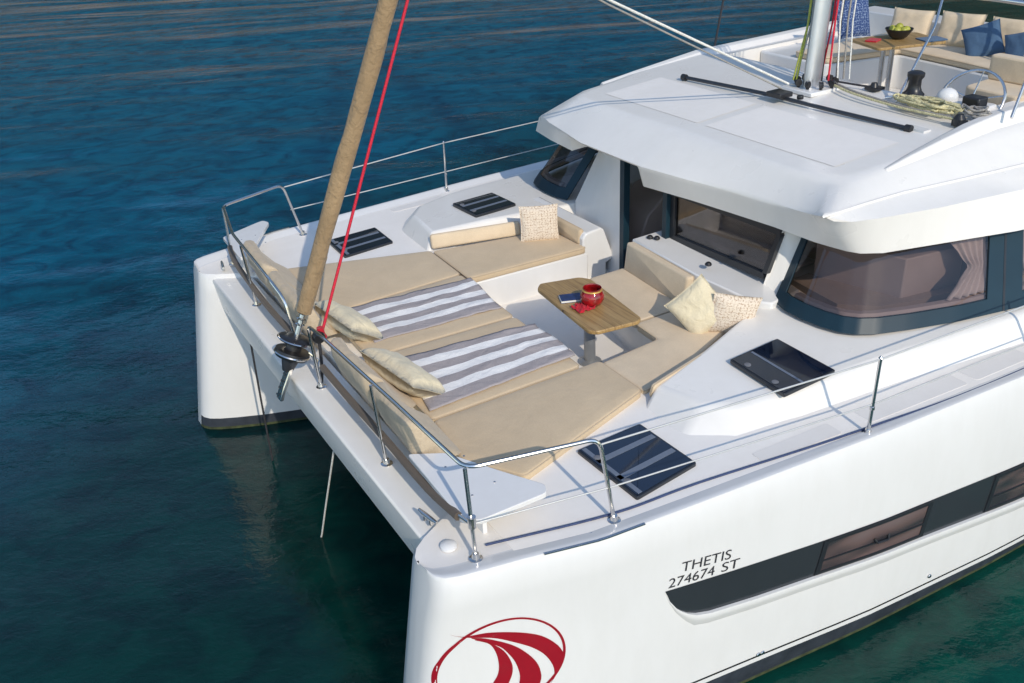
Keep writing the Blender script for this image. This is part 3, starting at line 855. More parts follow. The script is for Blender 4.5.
# ------------------------------------------------------------------ coachroof
#        T (flat edge)            G (bottom of slope)      Mid (rounded edge)       B (lower lip)
PER = [
 ((4.27, .0, 3.20), (3.80, .0, 2.945), (3.80, .0, 2.93), (3.85, .0, 2.73)),
 ((4.27, -.6, 3.20), (3.90, -.6, 2.945), (3.90, -.6, 2.93), (3.96, -.6, 2.73)),
 ((4.27, -1.04, 3.20), (4.00, -1.04, 2.945), (4.0, -1.04, 2.93), (4.04, -1.04, 2.72)),
 ((4.27, -1.45, 3.20), (4.04, -1.50, 2.958), (4.04, -1.50, 2.935), (4.10, -1.52, 2.72)),
 ((4.285, -1.62, 3.19), (4.045, -1.78, 2.972), (4.05, -1.78, 2.95), (4.12, -1.78, 2.715)),
 ((4.32, -1.75, 3.19), (4.01, -1.97, 3.0), (4.02, -1.98, 2.975), (4.14, -1.95, 2.71)),
 ((4.37, -1.85, 3.19), (3.95, -2.11, 3.04), (3.97, -2.13, 3.0), (4.165, -2.09, 2.71)),
 ((4.44, -1.93, 3.19), (3.89, -2.22, 3.083), (3.97, -2.27, 3.035), (4.20, -2.24, 2.71)),
 ((4.52, -1.98, 3.19), (4.02, -2.255, 3.095), (4.06, -2.37, 3.04), (4.25, -2.34, 2.71)),
 ((4.64, -2.01, 3.21), (4.3, -2.26, 3.10), (4.30, -2.45, 3.04), (4.40, -2.44, 2.71)),
 ((4.9, -2.03, 3.21), (4.75, -2.27, 3.10), (4.87, -2.57, 3.035), (4.9, -2.59, 2.715)),
 ((5.5, -2.08, 3.25), (5.45, -2.36, 3.10), (5.5, -2.66, 3.03), (5.62, -2.80, 2.72)),
 ((6.2, -2.12, 3.30), (6.2, -2.46, 3.11), (6.2, -2.76, 3.03), (6.4, -2.95, 2.73)),
 ((9.5, -2.3, 3.40), (9.5, -2.7, 3.12), (9.5, -3.0, 3.05), (9.5, -3.15, 2.75)),
]
FAR = [
 ((4.27, .55, 3.20), (3.80, .55, 2.945), (3.81, .55, 2.93), (3.86, .55, 2.90)),
 ((4.27, 1.03, 3.20), (3.80, 1.03, 2.945), (3.81, 1.03, 2.93), (3.86, 1.03, 2.90)),
 ((4.28, 1.36, 3.20), (3.86, 1.36, 2.95), (3.87, 1.36, 2.93), (3.92, 1.36, 2.90)),
 ((4.28, 1.40, 3.20), (3.87, 1.40, 2.95), (3.88, 1.40, 2.93), (3.94, 1.40, 2.74)),
 ((4.30, 1.72, 3.195), (3.94, 1.85, 2.96), (3.94, 1.88, 2.93), (3.98, 1.90, 2.74)),
 ((4.34, 1.86, 3.19), (3.98, 2.08, 2.985), (4.0, 2.16, 2.94), (4.05, 2.32, 2.74)),
 ((4.52, 1.97, 3.195), (4.3, 2.20, 3.0), (4.33, 2.36, 2.935), (4.33, 2.46, 2.74)),
 ((4.9, 2.0, 3.21), (4.89, 2.25, 3.01), (4.85, 2.42, 2.93), (4.88, 2.6, 2.74)),
 ((5.5, 2.1, 3.24), (5.6, 2.40, 3.015), (5.55, 2.55, 2.93), (5.62, 2.75, 2.74)),
 ((6.2, 2.2, 3.28), (6.4, 2.5, 3.02), (6.2, 2.66, 2.93), (6.4, 2.85, 2.74)),
 ((9.5, 2.3, 3.35), (9.5, 2.6, 3.05), (9.5, 2.8, 2.95), (9.5, 3.0, 2.75)),
]
def topz(x): return 3.20+.0751*(x-4.27)
m = MB()
per = list(reversed(FAR)) + [((4.27, .06, 3.20), (3.80, .06, 2.945), (3.81, .06, 2.93), (3.86, .06, 2.90)), ((4.27, .03, 3.20), (3.80, .03, 2.945), (3.80, .03, 2.93), (3.86, .03, 2.73))] + PER
rings = []
for T, G, Md, B in per:
    T = (T[0], T[1], topz(T[0])) if T[0] < 6.3 else T
    TV, GV = Vector(T), Vector(G)
    cin = Vector((max(5.0, T[0]), 0, 0)); din = Vector((cin.x-T[0], -T[1], 0)).normalized()*.10
    Tin = (T[0]+din.x, T[1]+din.y, topz(T[0]+din.x) if T[0] < 6.3 else T[2])
    T1 = TV+Vector((din.x, din.y, 0))*.3; T1.z = (topz(T1.x) if T[0] < 6.3 else T[2])-.003
    T2 = TV.lerp(GV, .10)-Vector((0, 0, .004)); T3 = TV.lerp(GV, .24)
    MV, BV = Vector(Md), Vector(B)
    G1 = GV.lerp(TV, .10)
    rings.append([Tin, tuple(T1), tuple(T2), tuple(T3), tuple(G1), G, Md, tuple(MV.lerp(BV, .15)), B, (B[0]+.10, B[1]*.93, B[2]+.045), (max(B[0]+.9, 5.2), B[1]*.6, 2.82)])
m.loft(rings, closed=False)
# flat top forward of the flybridge well
poly = [r[0] for r in rings if r[0][0] < 6.21]
m.add(poly+[(6.45, -1.7, topz(6.45)), (6.45, 1.7, topz(6.45))], [list(range(len(poly)+2))])
# side decks of the roof beside the flybridge well
m.prism([(6.2, -2.12), (9.5, -2.3), (9.5, -1.72), (6.45, -1.70)], 3.0, [3.30, 3.40, 3.40, 3.375])
m.prism([(6.2, 2.2), (9.5, 2.3), (9.5, 1.72), (6.45, 1.70)], 3.0, [3.28, 3.35, 3.40, 3.375])
roof = m.build('coachroof', MAT['roof'], boat, ang=48)
# soffit
m = MB()
m.prism([(4.2, -1.0), (4.36, -1.95), (5.5, -2.4), (9.4, -2.6), (9.4, 2.6), (5.5, 2.4), (4.36, 2.0), (4.1, 1.3), (4.1, 0)], 2.84, 2.90)
m.build('headliner', MAT['gel'], roof)
# raised coaming wedge along each roof edge, growing aft
for sg in (-1, 1):
    m = MB(); rings = []
    for x, h in ((4.80, 0.0), (5.1, .03), (5.5, .06), (5.9, .085), (6.3, .10), (7.2, .11), (9.5, .12)) if sg < 0 else ((4.80, 0.0), (5.3, .01), (6.3, .03), (9.5, .05)):
        zt_ = topz(min(x, 6.4))-.005; yo = 2.07+.03*(x-4.8) + (.10 if sg > 0 else 0)*min(1, (x-4.8)); wdt = .06+.12*min(1, (x-4.8)/1.2)
        rings.append([(x, sg*(yo-wdt-.05-h), zt_-.03), (x, sg*(yo-wdt), zt_-.005+h), (x, sg*(yo-wdt*.45), zt_+h+.003), (x, sg*(yo+.01), zt_-.035), (x, sg*(yo-.02), zt_-.10)])
    m.loft(rings); m.build('roof_coaming', MAT['roof'], roof, ang=30, bevel=.01)
# roof side joint line
m = MB()
m.tube([(4.165, -2.09, 2.73), (3.98, -2.125, 3.03), (3.885, -2.235, 3.086), (4.0, -2.258, 3.096), (4.3, -2.262, 3.101), (4.75, -2.272, 3.101), (5.45, -2.362, 3.101), (6.2, -2.462, 3.111), (9.5, -2.702, 3.121)], .014, 6)
m.build('roof_joint', MAT['roof'], roof)
# nonskid panels with plain margins
for y0, y1 in ((-1.72, -.06), (.06, 1.62)):
    m = MB()
    A = [(4.55, y0), (4.55, y1), (5.34, y1), (5.34, y0)]
    m.add([(x, y, 0) for x, y in A], [[0, 1, 2, 3]])
    z_ = lambda x, y: topz(x)+.004
    m.v = [(x, y, z_(x, y)) for x, y, _ in m.v]
    m.build('nonskid_panel', MAT['nonskid'], roof, recalc=False)

# ------------------------------------------------------------------ flybridge
m = MB()
m.box(6.40, 9.4, -1.76, 1.76, 2.90, 2.96)
m.build('flybridge_sole', MAT['gel'], boat)
m = MB()
m.box(6.38, 6.44, -1.76, 1.76, 2.90, 3.372)
m.prism(roundpoly([(7.66, -1.75), (7.84, -.4), (7.92, .45), (6.95, .62), (6.95, 1.75), (9.0, 1.75), (9.0, -1.75)], .12, 4), 2.95, 3.34)
fb = m.build('flybridge_bench', MAT['gel'], boat, bevel=.02)
m = MB()
m.prism([(8.62, -1.75), (8.62, 1.75), (9.0, 1.75), (9.0, -1.75)], 3.3, 3.62)
m.build('bench_back', MAT['gel'], fb, bevel=.02)

# mast and its fittings
def mast_pt(z): return Vector((6.03+(z-3.34)*.055, -.02, z))
m = MB()
rings = []
for z in (3.34, 3.5, 6, 10, 17.5):
    c = mast_pt(z); rings.append([(c.x+.115*math.cos(a)*(1 if math.cos(a) < 0 else .9), c.y+.068*math.sin(a), z) for a in [2*math.pi*k/24 for k in range(24)]])
m.loft(rings); mast = m.build('mast', MAT['alu'], boat, ang=60)
m = MB(); m.box(5.80, 6.28, -.24, .20, 3.32, 3.365); m.build('mast_step', MAT['gel'], mast, bevel=.01)
m = MB(); m.box(6.13, 6.17, -.035, .0, 3.4, 12); m.build('mast_track', MAT['black'], mast)
def rope(name, pts, r, mat, parent=None, n=6, curve=True):
    m = MB(); m.tube(bez(pts, 6) if curve else pts, r, n)
    return m.build(name, mat, parent, ang=80)
HAL = [('red_rope', (.11, .045), .011, (6.12, .08)), ('red_rope', (.13, -.06), .011, (6.16, -.12)), ('red_rope', (.14, -.02), .010, (6.2, .02)),
       ('green_rope', (-.10, .085), .012, (5.95, .12)), ('green_rope', (-.08, .10), .010, (5.92, .14)), ('white_rope', (-.03, .10), .012, (5.98, .17)),
       ('white_rope', (.17, -.09), .010, (6.25, -.16)), ('white_rope', (.20, .0), .011, (6.28, -.02)), ('dark_rope', (.23, -.05), .009, (6.3, -.1)),
       ('grey_rope', (.25, -.12), .010, (6.33, -.17)), ('white_rope', (.30, -.14), .008, (6.36, -.22))]
for mt, (dx, dy), r, base_ in HAL:
    c1 = mast_pt(4.3); c2 = mast_pt(14)
    rope('halyard', [(base_[0], base_[1], 3.42), (c1.x+dx, c1.y+dy, 4.0), (c2.x+dx, c2.y+dy, 14)], r, MAT[mt], mast, curve=False)
for k in range(9):
    a = k/9*2*math.pi; bx, by = 6.08+.20*math.cos(a), -.03+.19*math.sin(a)
    m = MB(); m.lathe([(.012, -.018), (.036, -.018), (.030, 0), (.036, .018), (.012, .018)], (bx, by, 3.415), 12, axis=Vector((math.cos(a+1.5), math.sin(a+1.5), .1)))
    m.box(bx-.012, bx+.012, by-.012, by+.012, 3.36, 3.43)
    m.build('turning_block', MAT['black'], mast)
# self tacking track on the roof
m = MB(); m.tube(bez([(5.42, 1.30, 3.325), (5.49, .55, 3.335), (5.53, .0, 3.34), (5.56, -.75, 3.335), (5.63, -1.58, 3.325)], 6), .021, 6)
trk = m.build('jib_track', MAT['dark_alu'], boat)
m = MB(); m.box(5.44, 5.62, -.16, .04, 3.35, 3.40); m.lathe([(.035, 0), (.035, .04)], (5.6, -.28, 3.35), 12); m.build('track_car', MAT['black'], trk, bevel=.008)
for p in ((5.42, 1.30), (5.63, -1.58)):
    m = MB(); m.lathe([(.012, -.03), (.036, -.03), (.036, .03), (.012, .03)], (p[0], p[1], 3.325), 10, axis=Vector((-.1, 1, 0))); m.build('track_stop', MAT['black'], trk)
m = MB(); m.box(5.66, 5.76, -1.72, -1.50, 3.30, 3.325); m.build('track_pad', MAT['gel'], trk)
rope('jib_sheet', [(5.73, .02, 3.43), (3.43, .0, 4.53), (1.7, 0, 5.45)], .013, MAT['white_rope'], boat, curve=False)
rope('jib_sheet', [(5.62, .0, 3.40), (3.40, -.02, 4.50), (1.7, -.02, 5.42)], .009, MAT['grey_rope'], boat, curve=False)

# lines led aft over the roof to the near clutch block
rope('control_line', [(6.15, -.16, 3.40), (6.0, -.6, 3.40), (5.95, -1.2, 3.39), (5.95, -1.80, 3.40)], .012, MAT['yellow_rope'], boat)
rope('control_line', [(6.2, -.16, 3.40), (6.06, -.6, 3.40), (6.0, -1.2, 3.39), (5.98, -1.80, 3.40)], .011, MAT['grey_rope'], boat)
rope('control_line', [(6.25, -.1, 3.40), (6.3, -.4, 3.40), (6.36, -.62, 3.40)], .011, MAT['dark_rope'], boat)
m = MB(); m.lathe([(.02, 0), (.05, .0), (.055, .05), (.03, .09)], (5.97, -1.84, 3.36), 14); m.box(5.93, 6.01, -1.90, -1.79, 3.345, 3.40)
m.build('line_block', MAT['black'], boat)
m = MB(); m.lathe([(.03, 0), (.05, .02), (.03, .07)], (6.36, -.55, 3.37), 12); m.box(6.30, 6.44, -.62, -.48, 3.37, 3.40); m.build('line_block', MAT['black'], boat)
# winch
m = MB(); m.lathe([(.10, 0), (.105, .03), (.075, .06), (.062, .10), (.06, .17), (.082, .20), (.082, .235), (.055, .25), (.02, .255)], (6.42, -.98, 3.37), 22)
m.build('winch', MAT['black'], boat, ang=50)
# bimini poles
def pole(name, pts, r=.014): return rope(name, pts, r, MAT['steel'], boat, 8, False)
pole('bimini_pole', fillet([(6.18, -.84, 3.375), (6.30, -.95, 3.39), (6.11, -1.03, 3.375), (6.9, -.75, 3.95), (7.6, -.35, 4.60)], .04))
pole('bimini_pole', [(6.22, -2.17, 3.44), (6.66, -2.02, 4.0), (7.3, -1.8, 4.7)])
pole('bimini_pole', [(7.9, -1.15, 3.35), (8.1, -1.0, 3.9), (8.35, -.85, 4.5)], .016)
pole('bimini_rail', [(7.4, .5, 4.16), (8.0, -.6, 4.07), (8.3, -1.3, 4.0), (8.6, -2.2, 3.92)], .028)
rope('far_shroud', [(6.86, 2.5, 2.9), (7.02, 2.5, 3.75), (7.35, 2.35, 6.0)], .014, MAT['dark_rope'], boat, 8, False)
# steering wheel, console, helm seat
m = MB(); wc = Vector((6.62, -1.48, 3.40)); ax = Vector((-.8, -.15, .55)).normalized(); q = ax.to_track_quat('Z', 'Y')
m.tube([wc+q @ Vector((.30*math.cos(2*math.pi*k/32), .30*math.sin(2*math.pi*k/32), 0)) for k in range(32)], .014, 8, closed=True)
for k in range(5):
    a = 2*math.pi*k/5+.3; m.tube([wc, wc+q @ Vector((.30*math.cos(a), .30*math.sin(a), 0))], .008, 6)
wheel = m.build('steering_wheel', MAT['steel'], boat)
m = MB(); m.lathe([(.03, -.02), (.06, 0), (.04, .03)], wc, 14, axis=ax); m.build('wheel_hub', MAT['black'], wheel)
m = MB(); m.prism(roundpoly([(6.40, -1.74), (6.40, -1.16), (6.60, -1.16), (6.68, -1.74)], .05), 2.95, 3.40); m.sphere((6.48, -1.32, 3.42), (.10, .10, .09))
con = m.build('helm_console', MAT['gel'], boat, bevel=.02)
m = MB(); m.box(6.36, 6.50, -1.74, -1.56, 3.40, 3.50); m.build('instrument_pod', MAT['black'], con, bevel=.015)

# ------------------------------------------------------------------ rails, stanchions, lifelines
def rail(name, pts, r=.0145, parent=boat, mat='steel'):
    m = MB(); m.tube(fillet(pts, .09), r, 10); return m.build(name, MAT[mat], parent)
def foot(x, y, z, parent):
    m = MB(); m.lathe([(.045, z), (.045, z+.006), (.028, z+.012), (.022, z+.045)], (x, y, 0), 14); m.build('rail_foot', MAT['steel'], parent)
ZR = 2.51
# near pulpit
pul = rail('pulpit', [(.24, -.27, 1.82), (.20, -.30, ZR-.08), (.18, -.72, ZR), (.24, -1.9, ZR), (.28, -2.86, ZR), (1.12, -3.07, ZR+.01), (1.2, -3.12, 1.87)])
pul['label'] = 'near port bow rail of bent steel tube'
for (a, b) in (((.24, -1.61, 1.82), (.20, -1.61, ZR)), ((.26, -2.94, 1.87), (.275, -2.86, ZR))):
    m = MB(); m.tube([a, b], .0135, 10); m.build('rail_post', MAT['steel'], pul); foot(a[0], a[1], a[2], pul)
foot(.24, -.27, 1.82, pul); foot(1.2, -3.12, 1.866, pul)
m = MB(); m.tube([(.268, -2.91, 2.10), (.268, -2.91, 2.18)], .028, 10); m.tube([(.26, -2.92, 2.13), (.25, -2.76, 2.10)], .012, 8); m.build('rail_clamp', MAT['steel'], pul)
m = MB(); m.tube(bez([(.25, -.36, 2.05), (.25, -.9, 2.035), (.25, -1.6, 2.04), (.25, -2.3, 2.03), (.25, -2.76, 2.09)], 5), .030, 8); m.build('lower_rail_pad', MAT['taupe'], pul)
# far pulpit
pulf = rail('pulpit', [(.26, .25, 1.82), (.22, .35, ZR-.1), (.19, .62, ZR), (.24, 1.9, ZR), (.38, 2.72, ZR+.02), (1.12, 2.98, ZR+.02), (1.29, 3.06, 1.87)])
pulf['label'] = 'far starboard bow rail of bent steel tube'
for (a, b) in (((.28, 1.64, 1.82), (.215, 1.55, ZR)), ((.36, 2.69, 1.87), (.37, 2.71, ZR))):
    m = MB(); m.tube([a, b], .0135, 10); m.build('rail_post', MAT['steel'], pulf); foot(a[0], a[1], a[2], pulf)
foot(.26, .25, 1.82, pulf); foot(1.29, 3.06, 1.866, pulf)
m = MB(); m.tube(bez([(.25, .36, 2.05), (.25, 1.0, 2.035), (.27, 1.7, 2.04), (.30, 2.3, 2.05), (.35, 2.64, 2.09)], 5), .030, 8); m.build('lower_rail_pad', MAT['taupe'], pulf)
SX = [3.32, 5.42, 7.5]
for sg in (-1, 1):
    for x in SX:
        y = sg*(ye(x)-.085)
        m = MB(); m.tube([(x, y, 1.86), (x+.015, y, 2.50)], [.0145, .0125], 10); m.lathe([(.013, 0), (.017, .005), (.008, .02)], (x+.015, y, 2.495), 10)
        s_ = m.build('stanchion', MAT['steel'], boat); foot(x, y, 1.866, s_)
        m = MB(); m.lathe([(.02, -.012), (.02, .012)], (x+.004, y, 2.09), 10); m.build('wire_eye', MAT['steel'], s_)
for sg, px, z0 in ((-1, 1.13, 2.47), (1, 1.14, 2.5)):
    y0 = sg*(3.07 if sg < 0 else 2.98)
    yy = lambda x: sg*(ye(x)-.085)
    rope('lifeline', [(px, y0, z0)]+[(x+.015, yy(x), 2.49) for x in SX], .0068, MAT['wire'], boat, 6, False)
    x1 = .27 if sg < 0 else 1.24
    rope('lifeline', [(x1, sg*(2.92 if sg < 0 else 3.04), 2.13 if sg < 0 else 2.20), (1.19, sg*(3.11 if sg < 0 else 3.05), 2.14 if sg < 0 else 2.2)][(0 if sg < 0 else 1):]+[(x+.006, yy(x), 2.12) for x in SX], 0.006, MAT['wire'], boat, 6, False)

# ------------------------------------------------------------------ forestay, furling drum, bow fittings
FB = Vector((.13, 0, 2.10)); FD = Vector((1.085, 0, 2.41)).normalized()
m = MB(); rings = []; fx_ = FD.cross(Vector((0, 1, 0))).normalized(); fy_ = Vector((0, 1, 0))
for k in range(140):
    t = .34+12.2*(k/139)**1.35; base_r = .058+.010*min(1, (t-.34)/1.2) if t < 9 else .068-.006*(t-9)
    rg = []
    for j in range(28):
        a_ = 2*math.pi*j/28; ph = (j/28+t*.55) % 1.0
        rr = base_r*(1+.03*mnoise.noise((math.cos(a_)*1.3, math.sin(a_)*1.3, t*3.0)))+.011*ph
        rg.append(FB+FD*t+fx_*(rr*math.cos(a_))+fy_*(rr*math.sin(a_)))
    rings.append(rg)
m.loft(rings)
sail = m.build('furled_headsail', MAT['sailcover'], boat, ang=60)
m = MB(); m.tube([FB-FD*.15, FB+FD*.5], .026, 10)
for k in range(3): m.lathe([(.03, 0), (.045, .01), (.03, .02)], FB+FD*(.22+.05*k), 12, axis=FD)
m.build('furler_torque_tube', MAT['steel'], boat)
m = MB()
m.lathe([(.03, .065), (.14, .072), (.152, .088), (.14, .104), (.06, .118)], FB, 32, axis=FD)
m.lathe([(.05, -.075), (.14, -.068), (.152, -.042), (.146, -.01), (.07, .0), (.07, .065)], FB, 32, axis=FD)
drum = m.build('furling_drum', MAT['black'], boat, ang=50)
m = MB(); m.lathe([(.153, .080), (.160, .088), (.153, .096)], FB, 32, axis=FD); m.lathe([(.152, -.052), (.158, -.042), (.152, -.032)], FB, 32, axis=FD)
m.build('drum_ring', MAT['steel'], drum)
m = MB(); m.tube([FB-FD*.07, FB-FD*.12, FB-FD*.20], [.075, .07, .045], 16); m.build('drum_base', MAT['dark_alu'], drum)
m = MB(); m.tube([FB+Vector((.10, -.10, -.02)), FB+Vector((.16, -.14, -.10)), Vector((.24, -.22, 1.95))], .012, 8); m.build('drum_arm', MAT['steel'], drum)
m = MB(); m.prism_y([(.085, 2.03), (.115, 2.02), (.075, 1.90), (.01, 1.78), (-.045, 1.665), (-.075, 1.675), (-.02, 1.80), (.045, 1.92)], -.052, .052)
cp = m.build('stay_plate', MAT['steel'], boat, bevel=.008)
for k in range(4):
    for y in (-.022, .022):
        m = MB(); q0 = Vector((-.058+.030*k, y, 1.71+.058*k)); m.lathe([(.009, 0), (.009, .004), (.004, .006)], q0+Vector((-.012, 0, .006)), 10, axis=Vector((-.87, 0, .5))); m.build('bolt', MAT['black'], cp)
# tack shackle and red furling line block at the rail
m = MB(); m.lathe([(.02, -.03), (.05, -.03), (.055, 0), (.05, .03), (.02, .03)], (.30, -.22, 2.26), 14, axis=Vector((0, 1, .2)))
m.build('tack_block', MAT['black'], boat)
rope('tack_strop', [(.30, -.22, 2.24), (.28, -.24, 2.0), (.25, -.25, 1.83)], .014, MAT['dark_rope'], boat)
m = MB(); m.lathe([(.035, -.02), (.05, 0), (.035, .03), (.03, .09)], (.33, -.20, 2.24), 12); m.build('line_cover', MAT['red_cloth'], boat)

def cleat(x, y, ang):
    m = MB(); d = Vector((math.cos(ang), math.sin(ang), 0)); c = Vector((x, y, 1.87))
    m.tube([c-d*.10+Vector((0, 0, .055)), c-d*.05+Vector((0, 0, .05)), c+d*.05+Vector((0, 0, .05)), c+d*.10+Vector((0, 0, .055))], [.010, .016, .016, .010], 10)
    m.tube([c-d*.035, c-d*.03+Vector((0, 0, .05))], .013, 8); m.tube([c+d*.035, c+d*.03+Vector((0, 0, .05))], .013, 8)
    m.build('mooring_cleat', MAT['steel'], boat)
cleat(.17, -2.45, R(100)); cleat(.23, 2.62, R(80)); cleat(3.76, 1.42, R(80))
m = MB(); m.lathe([(.055, 1.866), (.055, 1.885), (.04, 1.897), (.01, 1.90)], (.17, -2.74, 0), 20); m.build('deck_cap', MAT['gel'], boat)
# fairlead strip on the near gunwale and flush grips
m = MB(); m.loft([[(x, -(ye(x)-.004), 1.900), (x, -(ye(x)+.010), 1.896), (x, -(ye(x)+.010), 1.903), (x, -(ye(x)-.004), 1.907)] for x in [.62+.07*i for i in range(11)]])
m.build('rubbing_plate', MAT['steel'], boat)
m = MB(); m.loft([[(x, (ye(x)-.02), 1.902), (x, (ye(x)+.012), 1.902), (x, (ye(x)+.012), 1.915), (x, (ye(x)-.02), 1.915)] for x in [.75+.05*i for i in range(10)]])
m.build('rubbing_plate', MAT['steel'], boat)
for x in (.95, 1.05):
    m = MB(); m.box(x, x+.06, -ye(x)+.085, -ye(x)+.11, 1.862, 1.872); m.build('deck_pad_eye', MAT['steel'], boat)

# anchor bridle and mooring rope hanging from the crossbeam
tag(rope('bridle_rope', [(.14, 1.60, 1.5), (.13, 1.605, .9), (.125, 1.615, .3), (.12, 1.62, -.3)], .011, MAT['dark_rope']), 'thin dark bridle rope hanging from the crossbeam close to the far hull', 'rope')
tag(rope('mooring_rope', [(.14, -.66, 1.43), (.13, -.46, 1.05), (.12, -.20, .57), (.11, .07, .06), (.10, .17, -.12)], .009, MAT['white_rope'], curve=False), 'thin white rope slanting from under the crossbeam into the dark water', 'rope')
# halyard to the rail, jackline on the side deck
tag(rope('red_halyard', [(.34, -.20, 2.28), (1.45, -.10, 4.78), (5.6, -.02, 14.0)], .0125, MAT['red_rope'], curve=False), 'long taut red rope running up beside the furled headsail', 'rope')
tag(rope('jackline', [(.37, -2.87, 1.880), (1.23, -3.07, 1.878), (1.93, -3.13, 1.876), (3.32, -3.31, 1.876), (5.02, -3.44, 1.876), (9, -3.45, 1.876)], .0085, MAT['navy_rope']), 'navy jackline lying along the near side deck past the stanchion foot', 'rope')

# ------------------------------------------------------------------ sunbed
ZS = 1.93
G1 = 'sunbed cushions across the foredeck'
def sun_c(label, poly, mat='sand'):
    return tag(cushion('sunbed_cushion', poly, 1.845, ZS, MAT[mat], r=.022, crown=.008), label, 'cushion', G1)
sun_c('wide sand sunbed cushion in front of the far trunk, without a towel', [(.74, .80), (2.19, .86), (2.21, 1.60), (.76, 2.10)])
sun_c('sand sunbed cushion lying under the far striped towel', [(.72, -.22), (2.14, -.28), (2.18, .84), (.74, .78)])
sun_c('sand sunbed cushion lying under the near striped towel', [(.72, -1.42), (2.12, -1.40), (2.14, -.30), (.72, -.24)])
sun_c('wide sand sunbed cushion at the near bow corner, without a towel', [(.66, -2.02), (.93, -2.44), (2.30, -2.00), (2.30, -1.42), (.72, -1.44)])

# backrests against the bow rail
def backrest(label, y0, y1, x0a=.70, x0b=.70):
    m = MB(); rings = []; N = 26
    for i in range(N+1):
        t = i/N; y = y0+(y1-y0)*t; e = min(1, min(t, 1-t)*N/2.5)**.5
        xb = x0a+(x0b-x0a)*t; w = .016*mnoise.noise((y*6, 1.5, 0))
        prof = [(xb+.02, 1.93), (xb-.10, 2.03), (xb-.22, 2.17), (xb-.29, 2.29), (xb-.325, 2.335), (xb-.37, 2.34), (xb-.40, 2.31), (xb-.39+w, 2.20), (xb-.365-w, 2.08), (xb-.33+w*.6, 1.99), (xb-.25, 1.93)]
        c = Vector((xb-.2, 2.1))
        rings.append([(c.x+(p[0]-c.x)*(.55+.45*e), y+.008*mnoise.noise((y*4, p[1]*9, 2)), c.y+(p[1]-c.y)*(.8+.2*e)) for p in prof])
    m.loft(rings)
    o = m.build('backrest_cushion', MAT['sand_back'], ang=55, loc=(xb-.2, (y0+y1)/2, 2.0))
    return tag(o, label, 'backrest', 'long backrest cushions along the bow rail')
backrest('sand backrest cushion behind the near rail, from the furling drum to mid rail', -.40, -1.22)
backrest('sand backrest cushion behind the near rail, ending at the white corner seat', -1.27, -2.00, .70, .68)
backrest('sand backrest cushion behind the far bow rail, at its far corner', 1.30, 2.15, .72, .76)
backrest('sand backrest cushion behind the far rail, beside the furled sail', .30, 1.24, .70, .72)

# towels
def towel(label, P, seed):
    m = MB(); N, K = 40, 28; vs = []; uv = []
    A = [Vector((p[0], p[1], 0)) for p in P]
    for i in range(N+1):
        for j in range(K+1):
            u, v = i/N, j/K
            q = (A[0]*(1-u)+A[1]*u)*(1-v)+(A[3]*(1-u)+A[2]*u)*v
            ed = min(1, 12*min(u, 1-u, v, 1-v))
            q.x += .022*mnoise.noise((v*3.3, seed, 1)); q.y += .026*mnoise.noise((u*3.1, seed, 4))+.010*mnoise.noise((u*7+v*3, seed, 9))
            w = .016*mnoise.noise((u*4+seed, v*3, 0))+.013*abs(mnoise.noise((u*3+v*5, v*9+seed, 2)))+.006*mnoise.noise((u*17, v*8+seed, 4))
            vs.append((q.x, q.y, ZS+.018+max(-.003, w*(1.2 if u > .75 else .8)))); uv.append((u, v))
    fs = [[i*(K+1)+j, (i+1)*(K+1)+j, (i+1)*(K+1)+j+1, i*(K+1)+j+1] for i in range(N) for j in range(K)]
    m.add(vs, fs); m.uv = uv
    o = m.build('beach_towel', MAT['towel'], loc=(A[0].x, A[0].y, ZS))
    md = o.modifiers.new('thickness', 'SOLIDIFY'); md.thickness = .008; md.offset = -1
    return tag(o, label, 'towel', 'striped towels on the sunbed')
towel('grey and white striped towel on the far half of the sunbed, nearer the far rail', [(.95, .76), (2.20, .67), (2.11, -.09), (.84, -.02)], 1.3)
towel('grey and white striped towel on the near half of the sunbed, nearer the table', [(.88, -.42), (2.19, -.58), (2.17, -1.27), (.76, -1.33)], 5.7)

# long cream pillows leaning on the backrests
tag(pillow('long_pillow', (.76, .34, 2.03), (-.12, 1, .0), (-.75, 0, .5), .74, .36, .22, MAT['cream'], 1), 'cream pillow at the head of the far striped towel', 'pillow', 'cream pillows at the towel heads')
tag(pillow('long_pillow', (.77, -.80, 2.03), (-.14, 1, .0), (-.75, 0, .5), .82, .36, .22, MAT['cream'], 2), 'cream pillow at the head of the near striped towel', 'pillow', 'cream pillows at the towel heads')

# ------------------------------------------------------------------ bench cushions
def seat(label, poly, z0=1.825, z1=1.905, mat='sand'):
    return tag(cushion('seat_cushion', poly, z0, z1, MAT[mat], r=.02, crown=.006), label, 'cushion', 'bench seat cushions round the table')
seat('long sand seat cushion on the far starboard bench', [(2.23, .76), (3.64, .70), (3.60, 1.36), (2.25, 1.62)])
seat('pale seat cushion on the aft bench beside the cabin door', [(3.20, .03), (3.68, .03), (3.58, -.92), (3.56, -1.0), (2.98, -1.0)], mat='sand_light')
seat('sand seat cushion on the near bench corner under the two pillows', [(2.31, -1.43), (2.96, -1.37), (2.98, -1.02), (3.60, -1.02), (3.60, -1.56), (3.02, -1.82), (2.32, -2.0)], mat='sand_light')
def slab(name, label, o, along, upv, L, H, T, mat, grp='bench backrest cushions'):
    along = Vector(along).normalized(); upv = Vector(upv); upv = (upv-along*upv.dot(along)).normalized(); nz = along.cross(upv)
    xf = frame_xf(o, along, upv, nz)
    ob = cushion(name, [(0, 0), (L, 0), (L, H), (0, H)], 0, T, MAT[mat], r=.018, crown=.006, xf=xf, rc=.03)
    return tag(ob, label, 'backrest', grp)
